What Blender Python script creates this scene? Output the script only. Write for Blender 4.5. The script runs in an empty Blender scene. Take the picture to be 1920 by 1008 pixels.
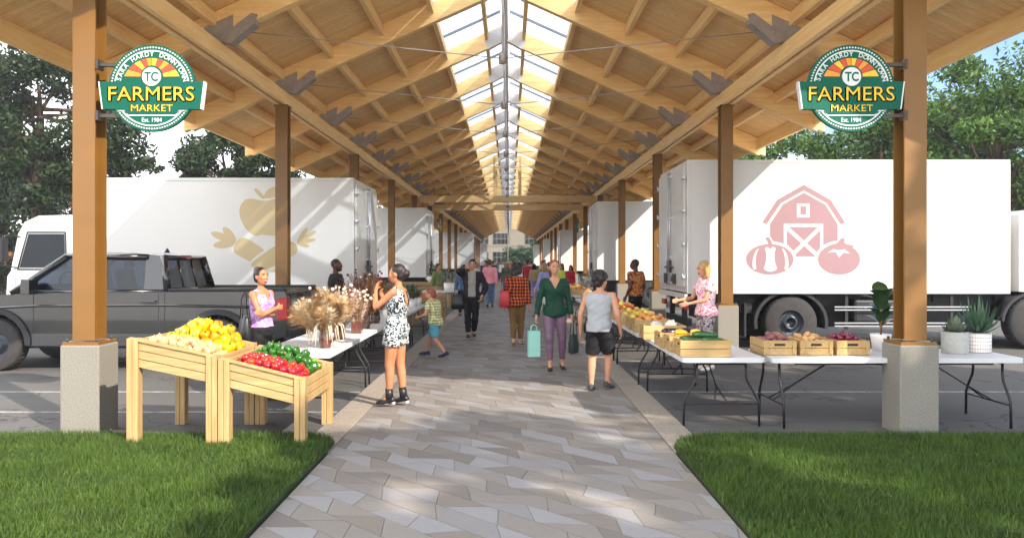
import bpy, bmesh, math, random
import numpy as np
from mathutils import Vector, Matrix, geometry, noise as mnoise
R = math.radians
SC = bpy.context.scene
COL = SC.collection
rnd = random.Random(7)
FRAME = 'FILL'

def lin(c):
    return tuple((x/12.92 if x <= .04045 else ((x+.055)/1.055)**2.4) for x in c)
def rgb(r, g, b): return lin((r/255, g/255, b/255))

# ---------------------------------------------------------------- mesh builder
class MB:
    def __init__(s): s.v = []; s.f = []; s.m = []; s.sm = []
    def add(s, vs, fs, m=0, sm=False):
        o = len(s.v); s.v += [tuple(v) for v in vs]
        for f in fs:
            s.f.append([i+o for i in f]); s.m.append(m); s.sm.append(sm)
        return s
    def box(s, c, d, m=0, rot=None):
        hx, hy, hz = d[0]/2, d[1]/2, d[2]/2
        vs = [Vector((x, y, z)) for z in (-hz, hz) for y in (-hy, hy) for x in (-hx, hx)]
        if rot is not None: vs = [rot @ v for v in vs]
        c = Vector(c)
        return s.add([v+c for v in vs], [(0,2,3,1),(4,5,7,6),(0,1,5,4),(2,6,7,3),(0,4,6,2),(1,3,7,5)], m)
    def span(s, a, b, m=0):
        return s.box([(p+q)/2 for p, q in zip(a, b)], [abs(q-p) for p, q in zip(a, b)], m)
    def rings(s, rings, m=0, cap=True, sm=True, closed=True):
        n = len(rings[0]); vs = [p for r in rings for p in r]; fs = []
        for k in range(len(rings)-1):
            for i in range(n if closed else n-1):
                j = (i+1) % n
                fs.append((k*n+i, k*n+j, (k+1)*n+j, (k+1)*n+i))
        s.add(vs, fs, m, sm)
        if cap:
            o = len(s.v)-len(vs)
            s.f.append([o+i for i in range(n)][::-1]); s.m.append(m); s.sm.append(False)
            s.f.append([o+(len(rings)-1)*n+i for i in range(n)]); s.m.append(m); s.sm.append(False)
        return s
    def tube(s, pts, r, n=8, m=0, cap=True, ell=None):
        pts = [Vector(p) for p in pts]
        rs = r if isinstance(r, (list, tuple)) else [r]*len(pts)
        rg = []; up = None
        for k, p in enumerate(pts):
            t = (pts[min(k+1, len(pts)-1)]-pts[max(k-1, 0)])
            t = t.normalized() if t.length > 1e-9 else Vector((0,0,1))
            if up is None:
                up = Vector((0,0,1)) if abs(t.z) < .9 else Vector((0,1,0))
            x = t.cross(up)
            if x.length < 1e-5: x = t.cross(Vector((1,0,.3)))
            x.normalize(); y = x.cross(t).normalized(); up = y
            rg.append([p+(x*math.cos(a)+y*math.sin(a))*rs[k] for a in [2*math.pi*i/n for i in range(n)]])
        return s.rings(rg, m, cap)
    def cyl(s, a, b, r, n=16, m=0, r2=None):
        return s.tube([a, b], [r, r if r2 is None else r2], n, m)
    def lathe(s, prof, c=(0,0,0), n=20, m=0, axis='Z', cap=True):
        rg = []
        for r, h in prof:
            ring = []
            for i in range(n):
                a = 2*math.pi*i/n; x, y = r*math.cos(a), r*math.sin(a)
                p = (x, y, h) if axis == 'Z' else ((x, h, y) if axis == 'Y' else (h, x, y))
                ring.append((p[0]+c[0], p[1]+c[1], p[2]+c[2]))
            rg.append(ring)
        return s.rings(rg, m, cap)
    def prism(s, poly, a, b, axis='Y', m=0, sm=False):
        """polygon (u,v) extruded between a and b along axis. Y: (x,z); X: (y,z); Z: (x,y)"""
        n = len(poly)
        def P(u, v, t): return (u, t, v) if axis == 'Y' else ((t, u, v) if axis == 'X' else (u, v, t))
        vs = [P(u, v, a) for u, v in poly]+[P(u, v, b) for u, v in poly]
        o = len(s.v); s.v += vs
        for i in range(n):
            j = (i+1) % n
            s.f.append([o+i, o+j, o+n+j, o+n+i]); s.m.append(m); s.sm.append(sm)
        for t in geometry.tessellate_polygon([[Vector((u, v, 0)) for u, v in poly]]):
            s.f.append([o+t[0], o+t[1], o+t[2]]); s.m.append(m); s.sm.append(False)
            s.f.append([o+n+t[2], o+n+t[1], o+n+t[0]]); s.m.append(m); s.sm.append(False)
        return s
    def sphere(s, c, r, n=12, k=8, m=0, rot=None):
        if not isinstance(r, (list, tuple)): r = (r, r, r)
        vs = []; fs = []
        for j in range(1, k):
            t = math.pi*j/k
            for i in range(n):
                a = 2*math.pi*i/n
                vs.append(Vector((r[0]*math.sin(t)*math.cos(a), r[1]*math.sin(t)*math.sin(a), r[2]*math.cos(t))))
        vs += [Vector((0,0,r[2])), Vector((0,0,-r[2]))]
        for j in range(k-2):
            for i in range(n):
                q = (i+1) % n
                fs.append((j*n+i, (j+1)*n+i, (j+1)*n+q, j*n+q))
        T, B = (k-1)*n, (k-1)*n+1
        for i in range(n):
            q = (i+1) % n
            fs.append((T, i, q)); fs.append((B, (k-2)*n+q, (k-2)*n+i))
        if rot is not None: vs = [rot @ v for v in vs]
        c = Vector(c)
        return s.add([v+c for v in vs], fs, m, True)
    def cap(s, a, b, ra, rb=None, n=12, m=0):
        """tapered capsule"""
        rb = ra if rb is None else rb
        a, b = Vector(a), Vector(b); d = b-a; L = d.length
        t = d/L if L > 1e-6 else Vector((0,0,1))
        P = []; rr = []
        for q in (-.98, -.8, -.45): P.append(a+t*ra*q); rr.append(ra*math.sqrt(1-q*q))
        P.append(a); rr.append(ra); P.append(b); rr.append(rb)
        for q in (.45, .8, .98): P.append(b+t*rb*q); rr.append(rb*math.sqrt(1-q*q))
        return s.tube(P, rr, n, m)
    def xform(s, M):
        s.v = [tuple(M @ Vector(v)) for v in s.v]; return s
    def mesh(s, name, mats):
        me = bpy.data.meshes.new(name)
        me.from_pydata(s.v, [], s.f); 
        ms = mats if isinstance(mats, (list, tuple)) else [mats]
        for q in ms:
            if q: me.materials.append(q)
        me.polygons.foreach_set('material_index', s.m)
        me.polygons.foreach_set('use_smooth', s.sm)
        me.validate(); 
        bm = bmesh.new(); bm.from_mesh(me); bmesh.ops.recalc_face_normals(bm, faces=bm.faces); bm.to_mesh(me); bm.free()
        me.update(); return me
    def build(s, name, mats, parent=None, bevel=0, seg=2, loc=None):
        o = bpy.data.objects.new(name, s.mesh(name, mats)); COL.objects.link(o)
        if parent: o.parent = parent
        if loc: o.location = loc
        if bevel:
            b = o.modifiers.new('bevel', 'BEVEL'); b.width = bevel; b.segments = seg; b.limit_method = 'ANGLE'; b.angle_limit = R(40)
        return o

def tag(o, label, cat, group=None, kind=None):
    o['label'] = label; o['category'] = cat
    if group: o['group'] = group
    if kind: o['kind'] = kind
    return o
def thing(name, label, cat, loc=(0,0,0), rz=0, group=None):
    o = bpy.data.objects.new(name, None); COL.objects.link(o); o.empty_display_size = .1
    o.location = loc; o.rotation_euler = (0,0,rz)
    return tag(o, label, cat, group)
def struct(o): o['kind'] = 'structure'; return o
def stuff(o): o['kind'] = 'stuff'; return o
def dup(o, loc=None, rz=None, label=None, group=None, scale=None, parent=None):
    c = o.copy(); COL.objects.link(c)
    if parent is not None: c.parent = parent
    if loc is not None: c.location = loc
    if rz is not None: c.rotation_euler = rz if isinstance(rz, (tuple, list)) else (0,0,rz)
    if scale is not None: c.scale = scale if isinstance(scale, (tuple, list)) else (scale,)*3
    if label: c['label'] = label
    if group: c['group'] = group
    for ch in o.children: dup(ch, parent=c)
    return c

# ---------------------------------------------------------------- materials
MATS = {}
class NT:
    def __init__(s, name):
        s.mat = bpy.data.materials.new(name); s.mat.use_nodes = True
        s.t = s.mat.node_tree; s.t.nodes.clear()
        s.out = s.n('ShaderNodeOutputMaterial'); s.b = s.n('ShaderNodeBsdfPrincipled')
        s.l(s.b.outputs[0], s.out.inputs[0]); s._tc = None
    def n(s, t, **k):
        q = s.t.nodes.new(t)
        for a, b in k.items(): setattr(q, a, b)
        return q
    def l(s, a, b): s.t.links.new(a, b)
    def co(s, scale=(1,1,1), rot=(0,0,0), kind='Object'):
        if not s._tc: s._tc = s.n('ShaderNodeTexCoord')
        m = s.n('ShaderNodeMapping'); m.inputs['Scale'].default_value = scale; m.inputs['Rotation'].default_value = rot
        s.l(s._tc.outputs[kind], m.inputs[0]); return m.outputs[0]
    def noise(s, vec, scale=5, detail=4, rough=.6, dist=0):
        q = s.n('ShaderNodeTexNoise'); s.l(vec, q.inputs['Vector'])
        q.inputs['Scale'].default_value = scale; q.inputs['Detail'].default_value = detail
        q.inputs['Roughness'].default_value = rough; q.inputs['Distortion'].default_value = dist
        return q.outputs[0]
    def ramp(s, fac, stops, interp='LINEAR'):
        q = s.n('ShaderNodeValToRGB'); q.color_ramp.interpolation = interp
        e = q.color_ramp.elements
        while len(e) < len(stops): e.new(.5)
        for i, (p, c) in enumerate(stops):
            e[i].position = p; e[i].color = (*c[:3], 1)
        s.l(fac, q.inputs[0]); return q.outputs[0]
    def math(s, op, a, b=None, clamp=False):
        q = s.n('ShaderNodeMath', operation=op); q.use_clamp = clamp
        for i, x in enumerate((a, b)):
            if x is None: continue
            if isinstance(x, (int, float)): q.inputs[i].default_value = x
            else: s.l(x, q.inputs[i])
        return q.outputs[0]
    def mix(s, fac, a, b, mode='MIX'):
        q = s.n('ShaderNodeMix', data_type='RGBA', blend_type=mode)
        for i, x in ((0, fac), (6, a), (7, b)):
            if isinstance(x, (int, float)): q.inputs[i].default_value = x
            elif isinstance(x, (tuple, list)): q.inputs[i].default_value = (*x[:3], 1)
            else: s.l(x, q.inputs[i])
        return q.outputs[2]
    def sep(s, vec):
        q = s.n('ShaderNodeSeparateXYZ'); s.l(vec, q.inputs[0]); return q.outputs
    def set(s, **k):
        for a, v in k.items():
            i = s.b.inputs[{'color':'Base Color','rough':'Roughness','metal':'Metallic','spec':'Specular IOR Level','trans':'Transmission Weight','coat':'Coat Weight','sheen':'Sheen Weight','sss':'Subsurface Weight','emit':'Emission Color','estr':'Emission Strength','alpha':'Alpha','ior':'IOR'}[a]]
            if isinstance(v, (int, float)): i.default_value = v
            elif isinstance(v, (tuple, list)): i.default_value = (*v[:3], 1)
            else: s.l(v, i)
        return s
    def bump(s, h, strength=.3, dist=.01):
        q = s.n('ShaderNodeBump'); q.inputs['Strength'].default_value = strength; q.inputs['Distance'].default_value = dist
        s.l(h, q.inputs['Height']); s.l(q.outputs[0], s.b.inputs['Normal']); return s
def mul(c, k): return tuple(min(1, x*k) for x in c)

def plain(name, col, rough=.55, metal=0, var=.18, scale=9, bump=.12, bdist=.004, spec=.5, **kw):
    """solid colour with slight tonal variation and a fine surface bump"""
    if name in MATS: return MATS[name]
    t = NT(name); v = t.co()
    n = t.noise(v, scale, 5, .6)
    t.set(color=t.ramp(n, [(.3, mul(col, 1-var)), (.7, mul(col, 1+var))]), rough=rough, metal=metal, spec=spec, **kw)
    if bump: t.bump(t.noise(v, scale*8, 3), bump, bdist)
    MATS[name] = t.mat; return t.mat

def wood(name, c1, c2, axis='X', k=1., rough=.55, plank=0, plank_axis='Y', joint=.06, knots=True):
    t = NT(name)
    sc = {'X': (1.3*k, 22*k, 22*k), 'Y': (22*k, 1.3*k, 22*k), 'Z': (22*k, 22*k, 1.3*k)}[axis]
    v = t.co(sc)
    g = t.noise(v, 1.0, 6, .62, .6)
    big = t.noise(t.co(), 1.6*k, 3, .5)
    col = t.ramp(g, [(.28, c2), (.5, tuple((a+b)/2 for a, b in zip(c1, c2))), (.68, c1)])
    col = t.mix(t.math('MULTIPLY', big, .35), col, mul(c2, .85))
    h = g
    if plank:
        xyz = t.sep(t.co())
        u = xyz['XYZ'.index(plank_axis)]
        q = t.math('DIVIDE', u, plank)
        wn = t.n('ShaderNodeTexWhiteNoise', noise_dimensions='1D'); t.l(t.math('FLOOR', q), wn.inputs['W'])
        col = t.mix(t.math('MULTIPLY', wn.outputs[0], .40), col, mul(c2, .74))
        fr = t.math('FRACT', q)
        line = t.math('LESS_THAN', fr, joint)
        col = t.mix(t.math('MULTIPLY', line, .6), col, mul(c2, .3))
        h = t.math('SUBTRACT', g, line)
    t.set(color=col, rough=rough, spec=.35); t.bump(h, .18, .004)
    MATS[name] = t.mat; return t.mat

def glassy(name, tint, alpha_mix=.75, rough=.05):
    """thin clear pane: mostly see-through, with a fresnel reflection"""
    t = NT(name); t.t.nodes.remove(t.b)
    tr = t.n('ShaderNodeBsdfTransparent'); tr.inputs[0].default_value = (*tint, 1)
    gl = t.n('ShaderNodeBsdfGlossy'); gl.inputs['Roughness'].default_value = rough
    df = t.n('ShaderNodeBsdfTranslucent'); df.inputs[0].default_value = (*mul(tint, 1.25), 1)
    m1 = t.n('ShaderNodeMixShader'); m1.inputs[0].default_value = 1-alpha_mix
    t.l(tr.outputs[0], m1.inputs[1]); t.l(df.outputs[0], m1.inputs[2])
    lw = t.n('ShaderNodeLayerWeight'); lw.inputs[0].default_value = .5
    fr = t.math('ADD', t.math('MULTIPLY', t.math('POWER', lw.outputs['Facing'], 5), .6), .04)
    m2 = t.n('ShaderNodeMixShader'); t.l(fr, m2.inputs[0]); t.l(m1.outputs[0], m2.inputs[1]); t.l(gl.outputs[0], m2.inputs[2])
    t.l(m2.outputs[0], t.out.inputs[0]); MATS[name] = t.mat; return t.mat

# timber, metal, concrete
PINE1, PINE2 = rgb(247,216,154), rgb(228,180,112)
M_deck = wood('ceiling_boards', rgb(248,218,158), rgb(229,180,114), 'X', 1., plank=.14, plank_axis='Y', joint=.045)
M_rafter = wood('rafter_timber', PINE1, PINE2, 'X')
M_beam = wood('beam_timber', rgb(248,217,156), rgb(231,184,116), 'Y')
M_tie = wood('tie_beam_timber', rgb(230,196,140), rgb(196,150,92), 'X')
M_post = plain('ochre_painted_steel', rgb(114,78,28), .42, 0, .08, 3, .05)
M_steel = plain('dark_grey_steel', rgb(152,144,138), .5, .3, .15)
M_ridge = plain('pale_painted_metal', rgb(244,242,236), .4, .1, .06)
M_conc = None
def concrete(name, c, sp=70):
    t = NT(name); v = t.co()
    a = t.noise(v, sp, 5, .75); b = t.noise(v, 4, 4, .6)
    col = t.ramp(a, [(.32, mul(c, .6)), (.5, c), (.68, mul(c, 1.3))])
    col = t.mix(t.math('MULTIPLY', b, .4), col, mul(c, .72))
    t.set(color=col, rough=.9, spec=.25); t.bump(a, .35, .006); MATS[name] = t.mat; return t.mat
M_conc = concrete('post_base_concrete', rgb(130,126,117))
M_kerb = concrete('kerb_concrete', rgb(146,136,124), 40)
M_white = plain('white_truck_panel', rgb(198,195,190), .32, 0, .025, 1.2, .02)
M_whitecab = plain('white_truck_cab_paint', rgb(196,196,196), .22, 0, .02, 1.5, 0, coat=.4)
M_black = plain('black_chassis', rgb(34,34,37), .55, .2, .3, 6)
M_rubber = plain('tyre_rubber', rgb(48,46,46), .85, 0, .25, 14)
M_rim = plain('grey_wheel_metal', rgb(62,66,74), .4, .6, .2)
M_alu = plain('bare_aluminium', rgb(190,192,196), .35, .7, .1)
M_latch = plain('dark_latch_metal', rgb(70,66,62), .5, .5, .2)
M_tabletop = plain('white_table_plastic', rgb(200,200,200), .5, 0, .03, 30, .1)
M_tableleg = plain('black_table_legs', rgb(38,39,42), .45, .4, .1)
M_crate = wood('pale_crate_wood', rgb(196,166,114), rgb(158,124,76), 'X', 2.2)
M_stand = wood('pale_stand_wood', rgb(188,158,110), rgb(156,124,78), 'X', 1.6)
M_standleg = wood('pale_stand_post', rgb(188,158,110), rgb(156,124,78), 'Z', 1.6)
M_glass_dark = None
def tinted(name, c, rough=.04):
    t = NT(name); t.set(color=c, rough=rough, spec=.22); MATS[name] = t.mat; return t.mat
M_darkglass = tinted('dark_window_glass', rgb(22,26,32))
M_skyglass = glassy('skylight_glass', (.78,.85,.95), .74)
M_carglass = glassy('car_window_glass', (.40,.45,.52), .98)
M_vaseglass = glassy('smoky_vase_glass', (.42,.30,.26), .9)
M_red = plain('red_lamp_plastic', rgb(170,22,30), .25, 0, .1)
M_amber = plain('amber_lamp_plastic', rgb(230,120,20), .3, 0, .1)
# ================================================================ camera, sky, sun
F_PX, VPX, VPY, EYE = 900., 597., 302., 1.77
cam = bpy.data.objects.new('camera', bpy.data.cameras.new('camera')); COL.objects.link(cam); SC.camera = cam
cam.location = (0, 0, EYE); cam.rotation_euler = (R(90), 0, 0)
cam.data.clip_end = 2000; cam.data.clip_start = .05; cam.data.sensor_width = 36
if FRAME == 'PAD':
    W_, H_ = 1920., 1920*537/1024
else:
    W_, H_ = 1188., 1188*537/1024          # the whole view, a hair tighter at the sides
cam.data.lens = 36*F_PX/W_
cam.data.shift_x = (W_/2+(6 if FRAME == 'FILL' else 0)-VPX)/W_
cam.data.shift_y = -(H_/2-VPY)/W_
SUN_AZ = Vector((.70, -.72)).normalized()          # horizontal direction towards the sun
SUN_EL = R(34)
sl = bpy.data.lights.new('sun', 'SUN'); sl.energy = 3.2; sl.angle = R(.55); sl.color = (1, .90, .76)
so = bpy.data.objects.new('sun', sl); COL.objects.link(so)
sd = Vector((SUN_AZ.x*math.cos(SUN_EL), SUN_AZ.y*math.cos(SUN_EL), math.sin(SUN_EL)))
so.rotation_euler = sd.to_track_quat('Z', 'Y').to_euler(); so.location = (20, -20, 30)
wd = bpy.data.worlds.new('World'); SC.world = wd; wd.use_nodes = True
wt = wd.node_tree; wt.nodes.clear()
wo = wt.nodes.new('ShaderNodeOutputWorld'); bg = wt.nodes.new('ShaderNodeBackground'); wt.links.new(bg.outputs[0], wo.inputs[0])
sky = wt.nodes.new('ShaderNodeTexSky'); sky.sky_type = 'NISHITA'; sky.sun_disc = False
sky.sun_elevation = SUN_EL; sky.sun_rotation = math.atan2(SUN_AZ.x, SUN_AZ.y)
sky.air_density = 1.0; sky.dust_density = .6; sky.ozone_density = 3.5
tc = wt.nodes.new('ShaderNodeTexCoord'); mp = wt.nodes.new('ShaderNodeMapping'); mp.inputs['Scale'].default_value = (1, 1, 2.6)
wt.links.new(tc.outputs['Generated'], mp.inputs[0])
cn = wt.nodes.new('ShaderNodeTexNoise'); cn.inputs['Scale'].default_value = 2.3; cn.inputs['Detail'].default_value = 7; cn.inputs['Roughness'].default_value = .58
wt.links.new(mp.outputs[0], cn.inputs['Vector'])
cr = wt.nodes.new('ShaderNodeValToRGB'); cr.color_ramp.elements[0].position = .36; cr.color_ramp.elements[1].position = .5
sx_ = wt.nodes.new('ShaderNodeSeparateXYZ'); wt.links.new(tc.outputs['Generated'], sx_.inputs[0])
ma = wt.nodes.new('ShaderNodeMath'); ma.operation = 'MULTIPLY_ADD'; wt.links.new(sx_.outputs[0], ma.inputs[0]); ma.inputs[1].default_value = -.42; wt.links.new(cn.outputs[0], ma.inputs[2])
wt.links.new(ma.outputs[0], cr.inputs[0])                         # the cloud thins out towards the right
cm = wt.nodes.new('ShaderNodeMix'); cm.data_type = 'RGBA'
wt.links.new(cr.outputs[0], cm.inputs[0]); wt.links.new(sky.outputs[0], cm.inputs[6]); cm.inputs[7].default_value = (12, 12.3, 12.8, 1)
wt.links.new(cm.outputs[2], bg.inputs[0]); bg.inputs[1].default_value = .10
SC.view_settings.view_transform = 'Standard'; SC.view_settings.look = 'None'; SC.view_settings.exposure = 1.55; SC.view_settings.gamma = 1
SC.cycles.max_bounces = 10; SC.cycles.diffuse_bounces = 8; SC.cycles.transparent_max_bounces = 24
SC.cycles.use_denoising = True; SC.cycles.sample_clamp_indirect = 6

# ================================================================ ground
t = NT('asphalt'); v = t.co(); a = t.noise(v, 160, 3, .7); b = t.noise(v, .7, 5, .65); c = t.noise(v, 6, 4, .6)
col = t.ramp(a, [(.3, rgb(64,63,62)), (.7, rgb(104,102,99))])
col = t.mix(t.math('MULTIPLY', b, .6), col, rgb(60,59,61)); col = t.mix(t.math('MULTIPLY', c, .25), col, rgb(104,100,96))
vo = t.n('ShaderNodeTexVoronoi', feature='DISTANCE_TO_EDGE'); vo.inputs['Scale'].default_value = .42
wv = t.n('ShaderNodeVectorMath', operation='ADD'); nz = t.n('ShaderNodeTexNoise'); nz.inputs['Scale'].default_value = 1.6; nz.inputs['Detail'].default_value = 6; t.l(v, nz.inputs['Vector'])
t.l(v, wv.inputs[0]); t.l(nz.outputs['Color'], wv.inputs[1]); t.l(wv.outputs[0], vo.inputs['Vector'])
crack = t.math('LESS_THAN', vo.outputs['Distance'], .0065)
oil = t.math('GREATER_THAN', t.noise(v, 1.1, 3, .5), .66)
col = t.mix(t.math('MULTIPLY', crack, .55), col, rgb(34,33,33)); col = t.mix(t.math('MULTIPLY', oil, .3), col, rgb(40,39,40))
t.set(color=col, rough=.85, spec=.3); t.bump(a, .35, .006); M_asph = t.mat
t = NT('soil_and_turf'); v = t.co(); a = t.noise(v, 3, 6, .7); b = t.noise(v, .12, 3)
col = t.ramp(a, [(.3, rgb(40,58,22)), (.7, rgb(84,112,48))]); t.set(color=t.mix(b, col, rgb(70,90,44)), rough=1, spec=.1); t.bump(a, .5, .03); M_turf = t.mat
def slab(name, x0, x1, y0, y1, z0, z1, mat, bev=0):
    return struct(MB().span((x0, y0, z0), (x1, y1, z1)).build(name, mat, bevel=bev))
slab('ground', -420, 420, -60, 700, -.5, -.06, M_turf)
slab('parking_lot', -30, 30, 7.72, 140, -.3, 0, M_asph)
slab('added_bounce_slab', -60, 60, -58, 2.2, -.3, -.004, concrete('pale_bounce_concrete', rgb(206,201,192), 30))  # unseen pale slab added behind the viewpoint to bounce sun up to the rafters
XL, XLK, XR, XRK, KZ = -1.66, -1.99, 1.52, 1.86, .012
# paved walk: joints sheet + trapezoid pavers
M_joint = plain('paver_joint_sand', rgb(112,106,99), .95, 0, .2, 30)
tones = [rgb(152,144,136), rgb(170,163,155), rgb(138,132,127), rgb(178,171,162), rgb(192,193,197), rgb(160,148,136), rgb(174,174,176), rgb(130,124,119)]
M_pav = []
for i, c in enumerate(tones):
    c = tuple(.52*(x*.55+.45*y) for x, y in zip(c, rgb(161,151,142)))
    t = NT('stone_paver'); v = t.co(); a = t.noise(v, 55, 5, .7); b = t.noise(v, 2.2, 4)
    t.set(color=t.mix(t.math('MULTIPLY', b, .4), t.ramp(a, [(.3, mul(c, .86)), (.7, mul(c, 1.1))]), mul(c, .78)), rough=.72, spec=.4); t.bump(a, .2, .003); M_pav.append(t.mat)
slab('walkway_joints', XL, XR, -3, 132, -.3, .004, M_joint)
def clip(poly, a, b, lo, axis):
    out = []
    for i in range(len(poly)):
        p, q = poly[i], poly[(i+1) % len(poly)]
        ip = (p[axis] >= a if lo else p[axis] <= a); iq = (q[axis] >= a if lo else q[axis] <= a)
        if ip: out.append(p)
        if ip != iq:
            s = (a-p[axis])/(q[axis]-p[axis]); out.append((p[0]+(q[0]-p[0])*s, p[1]+(q[1]-p[1])*s))
    return out
pv = MB(); U = Vector((.71, -.71)).normalized(); V = Vector((-U.y, U.x)); SW, LN, SL, G = .225, .32, .13, .003
prn = random.Random(3)
for iv in range(-16, 500):
    off = prn.random()*LN; SL = prn.choice([.07, .11, .13, .145])
    v0, v1 = iv*SW+G, (iv+1)*SW-G
    for iu in range(-500, 30):
        u = iu*LN+off; sgn = 1 if (iu % 2) else -1
        q = [(u+G-sgn*SL, v0), (u+LN-G+sgn*SL, v0), (u+LN-G-sgn*SL, v1), (u+G+sgn*SL, v1)]
        P = [(U.x*x+V.x*y, U.y*x+V.y*y) for x, y in q]
        ys = [p[1] for p in P]; xs = [p[0] for p in P]
        if max(xs) < XL or min(xs) > XR or max(ys) < -2.5 or min(ys) > 70: continue
        for ax, lo, val in ((0, True, XL+.006), (0, False, XR-.006), (1, True, -2.5), (1, False, 70)):
            P = clip(P, val, 0, lo, ax)
            if len(P) < 3: break
        if len(P) < 3: continue
        k = prn.choice([0,1,1,2,3,3,4,4,5,6,6,7]); z = .011+prn.random()*.002; n = len(P)
        o = len(pv.v); pv.v += [(p[0], p[1], z) for p in P]+[(p[0], p[1], -.02) for p in P]
        pv.f.append([o+i for i in range(n)]); pv.m.append(k); pv.sm.append(False)
        for i in range(n):
            j = (i+1) % n; pv.f.append([o+i, o+j, o+n+j, o+n+i]); pv.m.append(k); pv.sm.append(False)
struct(pv.build('walkway', M_pav))
slab('walkway_far', XL+.01, XR-.01, 70.01, 132, -.2, .012, M_pav[0])
for nm, a, b in (('kerb', XLK, XL-.008), ('kerb', XR+.008, XRK)):
    m = MB(); y = 7.15
    while y < 125:
        m.span((a, y+.004, -.25), (b, y+1.996, KZ)); y += 2.0
    struct(m.build(nm, M_kerb, bevel=.006))
# faded parking bay lines
t = NT('faded_white_road_paint'); v = t.co(); n = t.noise(v, 5, 6, .75); n2 = t.noise(v, 45, 4, .7)
t.set(color=t.ramp(t.math('ADD', t.math('MULTIPLY', n, .6), t.math('MULTIPLY', n2, .4)), [(.40, rgb(86,84,82)), (.54, rgb(146,144,140))]), rough=.85); M_line = t.mat
for sx in (-1, 1):
    for k, y in enumerate([9.05, 10.45, 13.7, 17.0, 20.3, 23.6, 26.9, 30.2, 33.5]):
        if y == 9.05 and sx > 0: continue
        a, b = (XLK-.03, -7.2) if sx < 0 else (XRK+.03, 7.4)
        struct(MB().span((min(a, b), y, .0005), (max(a, b), y+.065, .004)).build('parking_line', M_line))
# lawns beside the walk
t = NT('grass_blade'); n = t.noise(t.co(), 2.2, 4, .6); gg = t.n('ShaderNodeNewGeometry'); n2 = t.math('POWER', gg.outputs['Random Per Island'], 2.2)
col = t.ramp(n, [(.3, rgb(32,57,11)), (.7, rgb(58,86,20))]); col = t.mix(t.math('MULTIPLY', n2, .7), col, rgb(92,106,40))
t.set(color=col, rough=.6, spec=.3, sss=0); M_grass = t.mat
M_soil = plain('lawn_soil', rgb(48,58,26), 1, 0, .3, 6)
def lawn(x0, x1, y0, y1, seed, corner):
    rg = np.random.default_rng(seed); xs = []; A = (x1-x0)*(y1-y0)
    n = int(A*10000); X = rg.uniform(x0, x1, n); Y = rg.uniform(y0, y1, n)
    keep = rg.uniform(0, 1, n) < np.clip(1.2-.07*np.hypot(X*.8, Y-5.5), .3, 1)
    cx, cy, r = corner                                                # rounded outer corner by the kerb
    sg = 1 if cx < (x0+x1)/2 else -1
    inside = ~(((X-cx)*sg < 0) & (Y > cy) & (np.hypot(X-cx, Y-cy) > r))
    k = keep & inside; X, Y = X[k], Y[k]; n = len(X)
    h = rg.uniform(.025, .080, n)*(1+.25*np.sin(X*3.1)*np.cos(Y*2.7)); a = rg.uniform(0, 2*np.pi, n); w = rg.uniform(.0018, .0036, n)
    ln = rg.uniform(.0, .06, n); b = rg.uniform(0, 2*np.pi, n)
    dx, dy = np.cos(a)*w, np.sin(a)*w; lx, ly = np.cos(b)*ln, np.sin(b)*ln; z0 = .03
    co = np.empty((n, 5, 3), np.float32)
    co[:,0] = np.stack([X-dx, Y-dy, np.full(n, z0)], 1); co[:,1] = np.stack([X+dx, Y+dy, np.full(n, z0)], 1)
    co[:,2] = np.stack([X+dx*.7+lx*.35, Y+dy*.7+ly*.35, z0+h*.55], 1); co[:,3] = np.stack([X-dx*.7+lx*.35, Y-dy*.7+ly*.35, z0+h*.55], 1)
    co[:,4] = np.stack([X+lx, Y+ly, z0+h], 1)
    me = bpy.data.meshes.new('grass'); me.vertices.add(n*5); me.vertices.foreach_set('co', co.ravel())
    i0 = (np.arange(n)*5)[:, None]
    q = (i0+np.array([[0,1,2,3]])); tr = (i0+np.array([[3,2,4]]))
    lp = np.concatenate([q, tr], 1).ravel().astype(np.int32)
    me.loops.add(len(lp)); me.loops.foreach_set('vertex_index', lp)
    me.polygons.add(n*2); st = (np.arange(n)[:, None]*7+np.array([[0, 4]])).ravel().astype(np.int32)
    me.polygons.foreach_set('loop_start', st)
    me.update(calc_edges=True); me.validate(); me.materials.append(M_grass)
    o = bpy.data.objects.new('grass', me); COL.objects.link(o); stuff(o); return o
tag(lawn(-7.2, -1.68, 3.0, 7.74, 1, (-2.0, 7.4, .3)), 'short mown grass left of the paved walk', 'grass')
tag(lawn(1.53, 7.2, 3.0, 7.74, 2, (2.05, 7.2, .5)), 'short mown grass right of the paved walk', 'grass')
def lawn_bed(x0, x1, cx, cy, r, left):
    pts = []
    n = 8
    if left:
        pts = [(x0, 2.21), (x1, 2.21), (x1, cy)]+[(cx+r*math.cos(a), cy+r*math.sin(a)) for a in [math.pi/2*i/n for i in range(n+1)]]+[(x0, 7.71)]
    else:
        pts = [(x1, 2.21), (x1, 7.71)]+[(cx-r*math.cos(a), cy+r*math.sin(a)) for a in [math.pi/2*(n-i)/n for i in range(n+1)]]+[(x0, 2.21)]
    return struct(MB().prism(pts, -.3, .034, 'Z').build('lawn_bed', M_soil))
lawn_bed(-30, -1.675, -1.98, 7.4, .305, True); lawn_bed(1.54, 30, 2.05, 7.2, .51, False)

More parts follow.
